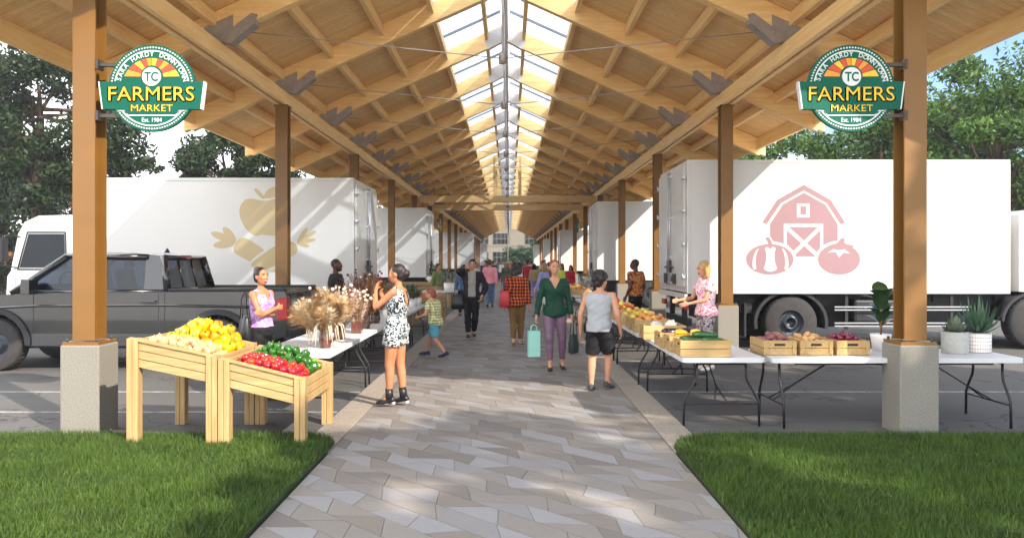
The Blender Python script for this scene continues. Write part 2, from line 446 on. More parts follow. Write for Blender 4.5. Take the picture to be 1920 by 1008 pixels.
# ================================================================ the timber pavilion
PC = -.1
pav = thing('market_pavilion', 'long open timber market pavilion with skylit ridge roof on ochre steel posts', 'pavilion', (PC, 0, 0))
ZR, SLP, RD = 6.97, .45, .40
YF, YE, SP = 6.45, 118.6, 3.45
def rz_(x): return ZR-SLP*abs(x)
posts_y = [8.09+6.9*k for k in range(17)]
mb_post = MB().span((-.115, -.118, .95), (.115, -.094, 4.75)).span((-.115, .094, .95), (.115, .118, 4.75)).span((-.012, -.094, .95), (.012, .094, 4.75)).span((-.14, -.14, 4.735), (.14, .14, 4.755))
me_post = mb_post.mesh('post', M_post)
me_plate = MB().span((-.185, -.185, .91), (.185, .185, .942)).mesh('base_plate', M_post)
me_bolt = MB().cyl((0,0,.942),(0,0,.972),.016,6).mesh('bolt', M_latch)
me_plinth = MB().span((-.2, -.2, -.1), (.2, .2, .91)).mesh('plinth', M_conc)
def link(name, me, parent, loc=(0,0,0), rz=0):
    o = bpy.data.objects.new(name, me); COL.objects.link(o); o.parent = parent; o.location = loc; o.rotation_euler = (0,0,rz); return o
for y in posts_y:
    for s in (-1, 1):
        p = link('post', me_post, pav, (s*4.275, y, 0))
        link('base_plate', me_plate, p)
        if y < 16:
            for bx in (-.15, .15):
                for by in (-.15, .15): link('bolt', me_bolt, p, (bx, by, 0))
        q = link('plinth', me_plinth, p)
        b = q.modifiers.new('bevel', 'BEVEL'); b.width = .016; b.segments = 2
for s in (-1, 1):
    MB().span((s*4.16, YF, 4.757), (s*4.245, YE, 4.995)).build('eave_beam', M_beam, pav, .006)
    MB().span((s*4.305, YF, 4.757), (s*4.39, YE, 4.995)).build('eave_beam', M_beam, pav, .006)
raf_y = [YF+.12]+[8.09+SP*k for k in range(33)]
# rafter with a shaped tail
TIP = 6.16
def rafter_mesh(s):
    pr = [(s*.07, ZR-SLP*.07+RD), (s*.07, ZR-SLP*.07), (s*(TIP-.16), rz_(TIP-.16)), (s*(TIP-.10), rz_(TIP-.1)+.05), (s*TIP, rz_(TIP)+.05), (s*TIP, rz_(TIP)+RD-.05), (s*(TIP-.05), rz_(TIP-.05)+RD-.01)]
    if s < 0: pr = pr[::-1]
    return MB().prism(pr, -.075, .075, 'Y').mesh('rafter', M_rafter)
ME_R = {s: rafter_mesh(s) for s in (-1, 1)}
def apex_mesh(s):
    m = MB(); 
    a, b = s*.02, s*.40
    pr = [(a, ZR-SLP*.02+RD*.92), (a, ZR-SLP*.02+.02), (b, rz_(.40)-.02), (b+s*.10, rz_(.5)+RD*.6), (b+s*.02, rz_(.42)+RD*.92)]
    if s < 0: pr = pr[::-1]
    return m.prism(pr, -.088, .088, 'Y').mesh('apex_plate', M_apex)
M_apex = plain('pale_grey_plate', rgb(196,190,184), .5, .2, .06)
ME_A = {s: apex_mesh(s) for s in (-1, 1)}
def shoe_mesh(s):
    m = MB()
    pr = [(s*4.40, 5.0), (s*4.02, 5.0), (s*3.98, 5.08), (s*3.98, rz_(3.98)+.22), (s*4.40, rz_(4.40)+.22)]
    if s < 0: pr = pr[::-1]
    m.prism(pr, -.095, .095, 'Y')
    pr = [(s*4.04, 5.02), (s*4.09, 4.94), (s*3.70, 5.30), (s*3.66, 5.36), (s*3.80, 5.36)]
    pr = [(s*4.13, 5.002), (s*4.02, 4.97), (s*3.66, 5.27), (s*3.62, 5.40), (s*3.7, 5.42), (s*4.0, 5.2)]
    if s < 0: pr = pr[::-1]
    m.prism(pr, -.105, .105, 'Y')
    return m.mesh('rafter_shoe', M_steel)
ME_S = {s: shoe_mesh(s) for s in (-1, 1)}
ME_T = {s: MB().tube([(s*3.72, 0, 5.16), (s*.05, 0, 4.78)], .008, 6).mesh('tie_rod', M_steel) for s in (-1, 1)}
me_hub = MB().lathe([(.001, 4.70), (.06, 4.70), (.06, 4.84), (.02, 4.86), (.012, 6.9)], n=8).mesh('tie_hub', M_steel)
for i, y in enumerate(raf_y):
    for s in (-1, 1):
        link('rafter', ME_R[s], pav, (0, y, 0)); link('apex_plate', ME_A[s], pav, (0, y, 0)); link('rafter_shoe', ME_S[s], pav, (0, y, 0))
        if i > 1 and i < 24: link('tie_rod', ME_T[s], pav, (0, y, 0))
    if i > 1 and i < 24: link('tie_hub', me_hub, pav, (0, y, 0))
for s in (-1, 1):
    for x in (.44, 1.40, 2.36, 3.32, 4.27, 5.22):
        w, d = (.04, .16) if x < 1 else (.045, .19)
        zt = ZR-SLP*x+RD-.03
        m = MB().span((s*x-w, YF+.05, zt-d), (s*x+w, YE-.05, zt)); m.build('purlin', M_beam, pav, .005)
    # fascia board between the rafter tails
    MB().span((s*5.94, YF+.03, rz_(5.95)+.10), (s*6.0, YE-.03, rz_(5.95)+.36)).build('fascia', M_beam, pav, .006)
    # boarded deck and its metal covering
    def strip(x0, x1, z0, z1): 
        pr = [(s*x0, rz_(x0)+z0), (s*x1, rz_(x1)+z0), (s*x1, rz_(x1)+z1), (s*x0, rz_(x0)+z1)]
        return pr if s > 0 else pr[::-1]
    MB().prism(strip(1.46, 6.2, RD+.004, RD+.055), YF, YE, 'Y').build('roof_deck', M_deck, pav)
    MB().prism(strip(1.44, 6.26, RD+.06, RD+.10), YF-.05, YE+.05, 'Y').build('roof_covering', M_ridge, pav)
    M_bar = plain('grey_glazing_bar', rgb(120,124,130), .5, .2, .05)
    # skylights, one per bay, two lights deep
    pr = strip(.09, 1.45, RD+.03, RD+.042); bars = MB(); 
    for k in range(1, 3):
        bars.prism(strip(.10, 1.42, RD-.03, RD+.028), k*SP/3-.03, k*SP/3+.03, 'Y')
    bars.prism(strip(.40, .50, RD+.0, RD+.027), .08, SP-.08, 'Y')
    me_gl = MB().prism(pr, .01, SP-.01, 'Y').mesh('skylight', M_skyglass); me_br = bars.mesh('glazing_bar', M_bar)
    for y in raf_y[1:-1]:
        g = link('skylight', me_gl, pav, (0, y, 0)); link('glazing_bar', me_br, g)
MB().span((-.07, YF, ZR+.02), (.07, YE, ZR+RD+.1)).build('ridge_beam', M_ridge, pav, .008)
for y in (36.9, 42.75):
    MB().span((-4.155, y-.09, 4.54), (4.155, y+.09, 4.86)).build('tie_beam', M_tie, pav, .01)
for s in (-1, 1):
    for y in (36.9, 42.75):
        MB().span((s*.62-.05, y-.06, 4.865), (s*.62+.05, y+.06, rz_(.62)+.02)).build('king_strut', M_tie, pav, .005)
# barge boards at both gable ends
for s in (-1, 1):
    for y in (YF-.06, YE+.02):
        pr = [(s*.005, ZR+RD+.05), (s*.005, ZR+.08), (s*6.26, rz_(6.26)+.12), (s*6.26, rz_(6.26)+RD+.05)]
        MB().prism(pr if s > 0 else pr[::-1], y, y+.045, 'Y').build('barge_board', M_rafter, pav)
# ================================================================ emblems
M_pink = plain('faded_pink_print', rgb(146,114,119), .4, 0, .03, 2, 0)
M_tan = plain('faded_tan_print', rgb(182,162,120), .4, 0, .03, 2, 0)
def ell(cx, cy, rx, ry, n=28, rot=0, a0=0, a1=2*math.pi):
    return [(cx+math.cos(t)*rx*math.cos(rot)-math.sin(t)*ry*math.sin(rot), cy+math.cos(t)*rx*math.sin(rot)+math.sin(t)*ry*math.cos(rot)) for t in [a0+(a1-a0)*i/n for i in range(n)]]
def bar(x0, y0, x1, y1, w):
    d = Vector((x1-x0, y1-y0)).normalized(); n = Vector((-d.y, d.x))*w/2
    return [(x0+n.x, y0+n.y), (x1+n.x, y1+n.y), (x1-n.x, y1-n.y), (x0-n.x, y0-n.y)]
def smooth(P, it=2):
    for _ in range(it):
        q = []
        for i in range(len(P)):
            a, b = P[i], P[(i+1) % len(P)]
            q += [(a[0]*.75+b[0]*.25, a[1]*.75+b[1]*.25), (a[0]*.25+b[0]*.75, a[1]*.25+b[1]*.75)]
        P = q
    return P
def barn_layers():
    L = []
    L.append((0, [(730,490),(825,345),(1000,246),(1175,345),(1268,490),(1240,505),(1150,367),(1000,283),(850,367),(757,503)]))
    L.append((0, [(780,502),(864,374),(1000,298),(1138,374),(1220,502),(1220,612),(1125,640),(1075,712),(945,712),(900,640),(780,612)]))
    for r in ((955,368,1037,386), (955,440,1037,458), (955,386,977,440), (1016,386,1037,440), (870,498,1125,520), (870,520,889,640), (1106,520,1125,700)):
        L.append((1, [(r[0],r[1]),(r[2],r[1]),(r[2],r[3]),(r[0],r[3])]))
    L.append((1, bar(893,528,1090,706,24))); L.append((1, bar(1102,528,925,700,24)))
    L.append((2, ell(778,728,172,116))); L.append((2, ell(1228,728,154,118)))
    L.append((2, smooth([(735,620),(730,585),(780,572),(810,640),(760,680)], 1)))
    L.append((3, ell(778,730,155,100)))
    L.append((4, ell(783,728,67,82))); L.append((4, ell(694,728,24,70, rot=.22))); L.append((4, ell(872,728,24,70, rot=-.22)))
    L.append((5, ell(697+24,728,34,84, rot=.12))); L.append((5, ell(868-24,728,34,84, rot=-.12)))
    L.append((4.5, ell(783,728,67,82)))
    L.append((5.5, smooth([(745,590),(775,583),(797,630),(792,662),(765,655),(768,622)], 1)))
    L.append((3, ell(1228,730,138,100)))
    L.append((3, smooth([(1150,640),(1215,628),(1240,592),(1268,590),(1260,628),(1338,642),(1290,665),(1180,665)], 1)))
    L.append((4, [(1155,686),(1192,664),(1225,672),(1262,664),(1300,692),(1256,686),(1229,720),(1208,682)]))
    return [(k, [(760+x/5.6, 170+y/5.6) for x, y in p]) for k, p in L]
def apple_layers():
    L = []
    L.append((0, smooth([(358,390),(366,320),(408,272),(470,268),(555,292),(640,268),(702,275),(748,320),(752,400),(722,480),(672,545),(620,562),(545,548),(490,562),(438,535),(388,470)], 2)))
    L.append((0, smooth([(470,200),(492,184),(545,238),(566,272),(532,268)], 1)))
    L.append((0, smooth([(548,258),(578,196),(640,174),(735,176),(692,232),(625,264),(572,268)], 1)))
    L.append((0, smooth([(305,668),(345,590),(385,570),(432,584),(560,668),(680,800),(660,850),(600,838),(430,752),(350,712)], 1)))
    for a, b in (((335,606),(140,535)), ((330,600),(236,494)), ((325,615),(158,634))):
        L.append((0, ell((a[0]+b[0])/2, (a[1]+b[1])/2, math.hypot(a[0]-b[0], a[1]-b[1])/2, 30, 20, math.atan2(b[1]-a[1], b[0]-a[0]))))
    L.append((2, smooth([(705,575),(800,590),(845,660),(812,728),(605,836),(500,842),(425,795),(450,745),(640,610)], 1)))
    L.append((3, smooth([(720,592),(790,605),(822,660),(800,708),(600,814),(505,822),(444,790),(468,755),(645,630)], 1)))
    for b in ((892,494), (960,520), (957,586), (905,642)):
        a = (812, 612); L.append((3, ell((a[0]+b[0])/2, (a[1]+b[1])/2, math.hypot(a[0]-b[0], a[1]-b[1])/2, 17, 16, math.atan2(b[1]-a[1], b[0]-a[0]))))
    for q in ((370,690,410,650), (470,650,490,690), (400,720,425,690), (600,780,580,740), (660,750,690,700), (600,660,630,700), (540,790,500,765), (720,700,760,640)):
        L.append((5, bar(*q, 9)))
    return [(k, [(230+x/6.72, 190+y/6.72) for x, y in p]) for k, p in L]
def emblem_mesh(layers, Y, ox, oz, mats):
    """layers in photo pixels of a surface square to the view at distance Y, moved to the truck's own frame; layer parity odd-ish (1,2,4,4.5) is white"""
    m = MB()
    for i, (k, poly) in enumerate(layers):
        P = [((x-VPX)*Y/F_PX-ox, EYE-(y-VPY)*Y/F_PX-oz) for x, y in poly]
        white = k in (1, 2, 4, 4.5)
        m.prism(P, -.0006-.00025*k-i*.00004, .0, 'Y', 1 if white else 0)
    return m.mesh('painted_emblem', mats)

# ================================================================ box trucks
def wheel_meshes(r, w, rimr):
    ty = MB().lathe([(rimr*.98, -w/2), (r*.93, -w/2), (r*.985, -w*.42), (r, -w*.3), (r, w*.3), (r*.985, w*.42), (r*.93, w/2), (rimr*.98, w/2)], n=40, axis='Y', cap=False)
    for k in range(36):
        a = 2*math.pi*k/36
        ty.box((r*1.002*math.cos(a), 0, r*1.002*math.sin(a)), (.02, w*.62, .028), 0, Matrix.Rotation(-a, 3, 'Y'))
    rm = MB().lathe([(.001, -w*.18), (rimr*.34, -w*.2), (rimr*.36, -w*.46), (rimr*.5, -w*.44), (rimr*.62, -w*.2), (rimr*.9, -w*.24), (rimr*.95, -w*.5), (rimr, -w*.5), (rimr, w*.5), (rimr*.6, w*.3), (.001, w*.3)], n=32, axis='Y', cap=False)
    for k in range(8):
        a = 2*math.pi*k/8; rm.cyl((rimr*.5*math.cos(a), -w*.47, rimr*.5*math.sin(a)), (rimr*.5*math.cos(a), -w*.40, rimr*.5*math.sin(a)), rimr*.05, 6)
    return ty.mesh('tyre', M_rubber), rm.mesh('rim', M_rim)
TY, RM = wheel_meshes(.53, .34, .27)
def add_wheel(parent, x, y, z, flip=False, ty=TY, rm=RM):
    w = link('wheel', ty, parent, (x, y, z), math.pi if flip else 0); link('rim', rm, w); return w
def make_truck(label, loc, rz, bw=2.6, bl=6.4, z0=1.1, z1=3.8, cab=True, emblem=None, group='white box trucks backed up to the pavilion', scale=1):
    """local: rear at x=0, front towards +x, near side at y=0, far side at y=bw"""
    t = thing('box_truck', label, 'truck', loc, rz, group); t.scale = (scale,)*3
    b = MB().span((.03, 0, z0), (bl, bw, z1)); bo = b.build('cargo_box', M_white, t, .02)
    tr = MB()
    for y0, y1 in ((-.012, .0), (bw, bw+.012)):
        tr.span((.03, y0, z0-.015), (bl, y1, z0+.14)); tr.span((.03, y0, z1-.06), (bl, y1, z1+.004)); tr.span((.028, y0, z0+.14), (.09, y1, z1-.06)); tr.span((bl-.06, y0, z0+.14), (bl+.002, y1, z1-.06))
    tr.build('corner_trim', M_white, bo, .004)
    if emblem is not None: link('painted_emblem', emblem, bo, (0, -.001, 0))
    for k in range(2):
        y0, y1 = (.08, bw/2-.006) if k == 0 else (bw/2+.006, bw-.08)
        d = MB().span((-.022, y0, z0+.12), (.029, y1, z1-.10)).build('cargo_door', M_white, t, .008)
        ye = .05 if k == 0 else bw-.05
        for q in (.09, .36, .63, .9):
            zz = z0+.1+(z1-z0-.2)*q; h = MB(); h.box((-.03, ye, zz), (.05, .10, .05)); h.box((-.028, (ye+(.16 if k == 0 else -.16)), zz), (.012, .2, .03)); h.cyl((-.05, ye, zz-.06), (-.05, ye, zz+.06), .014, 8); h.build('hinge', M_alu, d)
        yb = bw/2+(-.09 if k == 0 else .09)
        l = MB().cyl((-.055, yb, z0+.13), (-.055, yb, z1-.11), .016, 10)
        for q in (.03, .25, .6, .97): l.box((-.04, yb, z0+.12+(z1-z0-.24)*q), (.05, .07, .05))
        l.build('lock_rod', M_alu, d)
        l = MB().box((-.05, yb+(-.02 if k == 0 else .02), z0+.52), (.06, .05, .26)).box((-.06, yb+(-.14 if k == 0 else .14), z0+.5), (.03, .30, .045)).box((-.035, yb+(-.36 if k == 0 else .36), z0+.26), (.025, .30, .22)).box((-.05, yb+(-.2 if k == 0 else .2), z0+.26), (.03, .05, .12))
        l.build('lock_handle', M_latch, d, .004)
    MB().span((-.02, .0, z0-.12), (.05, bw, z0-.02)).build('rear_sill', M_white, t, .006)
    fr = MB().span((.15, .55, z0-.30), (bl+1.2, .75, z0-.02)).span((.15, bw-.75, z0-.30), (bl+1.2, bw-.55, z0-.02))
    for x in (.4, 1.6, 2.8, 4.0, 5.2, bl): fr.span((x, .5, z0-.2), (x+.1, bw-.5, z0-.022))
    fr.span((1.0, .25, z0-.42), (1.4, bw-.25, z0-.2)); fr.cyl((2.12, .3, .53), (2.12, bw-.3, .53), .11, 10)
    fr.span((.1, .3, .45), (.2, bw-.3, .6))
    for y in (.7, bw-.8): fr.span((.1, y, .6), (.2, y+.1, z0-.1))
    fr.span((2.95, .72, .40), (bl+.1, bw-.72, z0-.021)); fr.span((.5, .8, .55), (1.2, bw-.8, z0-.021))
    fr.build('chassis', M_black, t)
    for y in (.0, bw): 
        tk = MB().span((3.4, y+(.12 if y == 0 else -.62), .52), (4.5, y+(.62 if y == 0 else -.12), 1.0)); tk.build('fuel_tank', M_black, t, .06)
        g = MB()
        for z in (.46, .52, .78, .84): g.span((2.98, y+(.03 if y == 0 else -.06), z), (5.7, y+(.06 if y == 0 else -.03), z+.022))
        sg = g.build('side_guard', M_alu, t); g = MB()
        for x in (3.2, 5.3): MB().span((x, y+(.061 if y == 0 else -.1), .4), (x+.06, y+(.10 if y == 0 else -.061), z0-.02)).build('guard_bracket', M_black, sg)
        md = MB().span((1.2, y+(.1 if y == 0 else -.6), .25), (1.24, y+(.6 if y == 0 else -.1), .92)); md.build('mud_flap', M_black, t)
        # wheel arch liner
        arc = [(2.12+.74*math.cos(a), .53+.66*math.sin(a)) for a in [math.pi*(-.06+1.12*i/18) for i in range(19)]]
        inn = [(2.12+.68*math.cos(a), .53+.60*math.sin(a)) for a in [math.pi*(-.06+1.12*i/18) for i in range(19)]]
        MB().prism(arc+inn[::-1], y+(.05 if y == 0 else -.5), y+(.5 if y == 0 else -.05), 'Y', 0, True).build('wheel_arch', M_black, t)
        tl = MB().box((.06, y+(.3 if y == 0 else -.3), z0-.28), (.06, .34, .12)); tl.build('tail_lamp', M_red, t, .01)
        add_wheel(t, 2.12, y+(.22 if y == 0 else -.22), .53, y != 0)
        add_wheel(t, bl+.55, y+(.2 if y == 0 else -.2), .53, y != 0)
    if cab:
        cx = bl+.22; H0 = .62; H1 = 2.72
        prof = [(cx, 1.15), (cx, H1-.02), (cx+.12, H1+.06), (cx+1.0, H1+.04), (cx+1.32, H1-.10), (cx+1.46, 2.35), (cx+1.62, 1.55), (cx+1.70, 1.42), (cx+1.74, .55), (cx+1.40, .45),
                (cx+1.0, .48), (cx+.94, .80), (cx+.78, 1.04), (cx+.55, 1.14), (cx+.3, 1.13)]
        c = MB().prism(prof, .06, bw-.06, 'Y').build('cab', M_whitecab, t, .07, 4)
        for y, s in ((.06, -1), (bw-.06, 1)):
            win = [(cx+.42, 1.62), (cx+.44, 2.36), (cx+1.22, 2.36), (cx+1.42, 1.62)]
            o = MB().prism(win, y-.012*(s < 0)+0*s, y+.012*(s > 0), 'Y').build('side_window', M_darkglass, c)
            f = MB()
            W = [((cx+.87)+(x-cx-.87)*1.07, 1.99+(z-1.99)*1.1) for x, z in win]
            for i in range(4):
                a, b_ = W[i], W[(i+1) % 4]; f.tube([(a[0], y+.006*s, a[1]), (b_[0], y+.006*s, b_[1])], .018, 6)
            f.build('window_seal', M_black, o)
            ds = MB()
            for a, b_ in (((cx+.33, 1.12), (cx+.33, 2.5)), ((cx+.33, 2.5), (cx+1.26, 2.5)), ((cx+1.52, 1.6), (cx+1.5, .95))): ds.tube([(a[0], y+.003*s, a[1]), (b_[0], y+.003*s, b_[1])], .006, 5)
            ds.build('door_seam', M_latch, c); MB().box((cx+.48, y+.02*s, 1.42), (.18, .03, .05)).build('door_handle', M_black, c, .01)
            mr = MB().tube([(cx+1.40, y, 2.3), (cx+1.62, y+.26*s, 2.32), (cx+1.62, y+.26*s, 1.65), (cx+1.48, y, 1.62)], .016, 6).box((cx+1.61, y+.26*s, 2.0), (.08, .2, .5)); mr.build('wing_mirror', M_black, c, .02)
            MB().box((cx+1.715, y-.30*s, .82), (.05, .36, .2)).build('headlight', M_alu, c, .02)
        MB().prism([(cx+1.43, 2.42), (cx+1.465, 2.40), (cx+1.632, 1.60), (cx+1.60, 1.60)], .16, bw-.16, 'Y').build('windscreen', M_darkglass, c)
        MB().span((cx+1.56, .1, .38), (cx+1.82, bw-.1, .66)).build('bumper', M_black, c, .04)
        MB().span((cx+1.70, .45, .95), (cx+1.735, bw-.45, 1.32)).build('grille', M_black, c, .01)
        arc = [(bl+.55+.68*math.cos(a), .53+.62*math.sin(a)) for a in [math.pi*(.02+.96*i/16) for i in range(17)]]
        inn = [(bl+.55+.63*math.cos(a), .53+.57*math.sin(a)) for a in [math.pi*(.02+.96*i/16) for i in range(17)]]
        for y in (.05, bw-.45): MB().prism(arc+inn[::-1], y, y+.4, 'Y', 0, True).build('fender', M_black, t)
    return t
TXR, TYR = 3.5, 15.42
em_barn = emblem_mesh(barn_layers(), TYR, TXR, 0, [M_pink, M_white])
make_truck('white box truck with a faded pink barn, pumpkin and tomato on its side', (TXR, TYR, 0), 0, 2.7, 6.45, 1.13, 3.77, True, em_barn)
# second right truck etc. (mirrored ones are turned by 180 degrees)
make_truck('plain white box truck parked just beyond the barn truck', (3.27, 29.2, 0), 0, 2.7, 6.5, 1.05, 4.0)
make_truck('plain white box truck third along the right side of the walk', (3.45, 52.5, 0), 0, 2.6, 6.4, 1.1, 3.85)
make_truck('plain white box truck fourth along the right side of the walk', (3.45, 77, 0), 0, 2.6, 6.4, 1.1, 3.95)
make_truck('farthest plain white box truck right of the walk', (3.4, 108, 0), 0, 2.6, 6.4, 1.1, 4.05)
def mirror_truck(label, x, ynear, emblem_layers=None, bw=2.7, bl=6.4, z0=1.1, z1=3.8, near_emb=None):
    # turned so that its front points to -x; the side towards the camera is its far side
    t = make_truck(label, (x, ynear+bw, 0), math.pi, bw, bl, z0, z1, True, None)
    if near_emb is not None:
        bo = [c for c in t.children if c.name.startswith('cargo_box')][0]
        o = bpy.data.objects.new('painted_emblem', near_emb); COL.objects.link(o); o.parent = bo; o.rotation_euler = (0,0,math.pi); o.location = (0, bw+.001, 0)
    return t
TLX, TLY = -3.38, 17.0
em_apple = emblem_mesh(apple_layers(), TLY, TLX, 0, [M_tan, M_white])
mirror_truck('white box truck with a faded tan apple and crossed carrots on its side', TLX, TLY, bw=2.75, bl=5.75, z0=1.13, z1=3.58, near_emb=em_apple)
mirror_truck('plain white box truck parked just beyond the apple truck', -3.4, 32.0, z1=3.95)
mirror_truck('plain white box truck third along the left side of the walk', -3.15, 66, z1=4.15)
mirror_truck('farthest plain white box truck left of the walk', -3.3, 112, z1=4.4)

# ================================================================ dark pickup
M_pick = plain('dark_grey_car_paint', rgb(28,28,31), .22, .1, .05, 2, 0, coat=.9)
M_pick2 = plain('grey_lower_cladding', rgb(52,52,55), .4, .2, .08)
M_seat = plain('dark_seat_fabric', rgb(52,62,88), .9, 0, .2)
def make_pickup(loc, rz):
    """local: rear at x=0, front at x=L (towards +x), centred on y; turned so that the front points left in view"""
    t = thing('pickup_truck', 'dark grey crew cab pickup truck parked behind the produce stand', 'pickup', loc, rz)
    L, Wd = 5.95, 1.0; RW, FW = 1.10, 4.68; r = .42
    def arch(cx, rr, n=14): return [(cx+rr*math.cos(a), .42+rr*math.sin(a)) for a in [math.pi*(1-i/n) for i in range(n+1)]]
    low = [(0, .55)]+[(RW-.50, .45)]+arch(RW, .5)+[(RW+.5, .40), (FW-.52, .40)]+arch(FW, .52)+[(FW+.54, .45), (L-.05, .5)]
    top = [(L, .7), (L-.02, 1.0), (L-.12, 1.12), (FW-.2, 1.23), (3.95, 1.26), (1.93, 1.27), (0.03, 1.28), (0, 1.2)]
    # sides are slightly barrelled: three slabs
    body = MB()
    prof = low+top
    n = len(prof); rings = []
    for y, k in ((-Wd+.05, .97), (-Wd, .99), (Wd, .99), (Wd-.05, .97)): pass
    body.prism(prof, -Wd, Wd, 'Y')
    b = body.build('body', M_pick, t, .045, 4)
    # bed floor cut is shown by a dark tub laid into the top
    MB().span((.09, -Wd+.12, 1.275), (1.86, Wd-.12, 1.285)).build('bed_liner', M_black, t)
    for s in (-1, 1):
        MB().span((.02, s*(Wd-.10), 1.275), (1.9, s*(Wd+.006), 1.325)).build('bed_rail', M_black, t, .015)
        for c_, rr in ((RW, .5), (FW, .52)):
            o_ = arch(c_, rr+.075, 18); i_ = arch(c_, rr-.01, 18)
            MB().prism(o_+i_[::-1], s*(Wd-.02), s*(Wd+.035), 'Y', 0, True).build('wheel_arch_flare', M_black, t)
        MB().span((RW+.58, s*(Wd-.015), .40), (FW-.6, s*(Wd+.012), .60)).build('sill_cladding', M_pick2, t, .012)
        sm = MB()
        for x, z0, z1 in ((1.95, .48, 1.26), (2.05, .62, 1.25), (3.02, .62, 1.25), (4.05, .62, 1.25)): sm.span((x-.006, s*(Wd-.002), z0), (x+.006, s*(Wd+.002), z1))
        sm.span((2.05, s*(Wd-.002), .615), (4.05, s*(Wd+.002), .627)); sm.build('door_seam', M_black, t)
        cr = MB(); cr.tube([(.15, s*(Wd+.0), 1.02), (2.0, s*(Wd+.004), 1.06), (4.0, s*(Wd+.004), 1.05), (5.4, s*Wd, .98)], .022, 8); cr.build('crease_line', M_pick, t)
        for x in (2.2, 3.2): MB().box((x, s*(Wd+.018), 1.12), (.24, .04, .045)).build('door_handle', M_pick, t, .014)
        MB().box((4.03, s*(Wd+.14), 1.36), (.14, .24, .24)).tube([(4.05, s*(Wd-.05), 1.28), (4.05, s*(Wd+.06), 1.3)], .03, 8).build('wing_mirror', M_pick, t, .05, 3)
        MB().span((-.015, s*(Wd-.17), .82), (.16, s*(Wd+.012), 1.18)).build('tail_light', M_red, t, .02)
        MB().span((L-.32, s*(Wd-.32), .78), (L+.004, s*(Wd+.006), .98)).build('headlight', M_alu, t, .03)
        MB().box((FW+.62, s*(Wd+.01), .86), (.1, .02, .035)).build('side_marker', M_red, t)
    # greenhouse: pillars and roof as a shell with open windows
    y0, y1 = Wd-.03, Wd-.20
    rz0, rz1 = 1.27, 1.90
    rf = MB()
    rf.prism([(2.02, 1.79), (2.10, 1.86), (2.5, 1.905), (3.3, 1.905), (3.62, 1.87), (3.72, 1.80)], -y1-.01, y1+.01, 'Y')
    rfo = rf.build('cab_roof', M_pick, t, .04, 4)
    for s in (-1, 1):
        def pt(x, z): 
            k = (z-rz0)/(rz1-rz0); return (x, s*(y0+(y1-y0)*k), z)
        pl = MB()
        pl.tube([pt(4.42, 1.25), pt(4.05, 1.52), pt(3.62, 1.84)], .055, 8)      # A
        pl.tube([pt(3.05, 1.25), pt(3.05, 1.84)], .05, 8)                        # B
        for a, c_ in ((1.93, 2.25),):                                            # C panel
            P = [pt(1.93, 1.26), pt(2.30, 1.26), pt(2.33, 1.85), pt(2.06, 1.83)]
            Q = [(x, y-s*.07, z) for x, y, z in P]
            pl.rings([P, Q], sm=False)
        pl.tube([pt(2.3, 1.83), pt(3.62, 1.85)], .05, 8); pl.tube([pt(1.95, 1.275), pt(4.42, 1.265)], .035, 8)
        pl.build('cab_pillar', M_pick, t)
        for a in (([pt(2.30, 1.29), pt(3.0, 1.29), pt(3.0, 1.82), pt(2.33, 1.82)]), ([pt(3.1, 1.29), pt(4.3, 1.29), pt(4.0, 1.53), pt(3.64, 1.80), pt(3.1, 1.82)])):
            P = [(x, y-s*.02, z) for x, y, z in a]; Q = [(x, y-s*.026, z) for x, y, z in a]
            MB().rings([P, Q], sm=False).build('side_window', M_carglass, t)
    # rear and front screens
    def quad(name, P, mat, th=(.006,0,0)):
        return MB().rings([P, [(x+th[0], y, z) for x, y, z in P]], sm=False).build(name, mat, t)
    quad('rear_window', [(1.95, -y0+.10, 1.32), (1.95, y0-.10, 1.32), (2.05, y1-.08, 1.78), (2.05, -y1+.08, 1.78)], M_carglass)
    m = MB()
    for a, b_ in (((1.93, -y0+.03, 1.28), (2.05, -y1, 1.84)), ((1.93, y0-.03, 1.28), (2.05, y1, 1.84))): m.tube([a, b_], .06, 8)
    for y in (-.28, .28): m.tube([(1.945, y, 1.3), (2.045, y*.95, 1.8)], .014, 6)
    m.tube([(1.93, -y0+.03, 1.29), (1.93, y0-.03, 1.29)], .04, 8); m.tube([(2.05, -y1, 1.82), (2.05, y1, 1.82)], .045, 8)
    m.build('rear_window_frame', M_pick, t)
    MB().box((2.03, 0, 1.845), (.05, .36, .04)).build('brake_light', M_red, t, .01)
    quad('windscreen', [(4.42, -y0+.06, 1.28), (4.42, y0-.06, 1.28), (3.66, y1-.05, 1.84), (3.66, -y1+.05, 1.84)], M_carglass)
    MB().lathe([(.001, 1.99), (.02, 1.97), (.05, 1.905)], (2.35, 0, 0), 10).build('roof_antenna', M_black, t)
    # cabin
    MB().span((2.1, -.8, 1.0), (4.3, .8, 1.262)).build('cabin_floor', M_black, t)
    for x in (2.45, 3.35):
        for s in (-1, 1):
            MB().box((x-.08, s*.42, 1.42), (.16, .5, .42), 0, Matrix.Rotation(.18, 3, 'Y')).box((x-.14, s*.42, 1.72), (.1, .26, .16)).build('seat', M_seat, t, .05, 3)
    MB().span((3.95, -.8, 1.22), (4.35, .8, 1.38)).build('dashboard', M_black, t, .04)
    for s in (1,):
        MB().tube([(3.82+.05*math.cos(a), -s*-.42+.17*math.cos(a), 1.42+.17*math.sin(a)) for a in [2*math.pi*i/16 for i in range(17)]], .015, 6).build('steering_wheel', M_black, t)
    MB().span((-.05, -Wd+.08, .48), (.08, Wd-.08, .66)).build('rear_bumper', M_rim, t, .03)
    MB().span((-.012, -Wd+.2, .7), (.0, Wd-.2, 1.25)).build('tailgate', M_pick, t, .005)
    MB().span((L-.1, -Wd+.05, .42), (L+.1, Wd-.05, .68)).build('front_bumper', M_rim, t, .05)
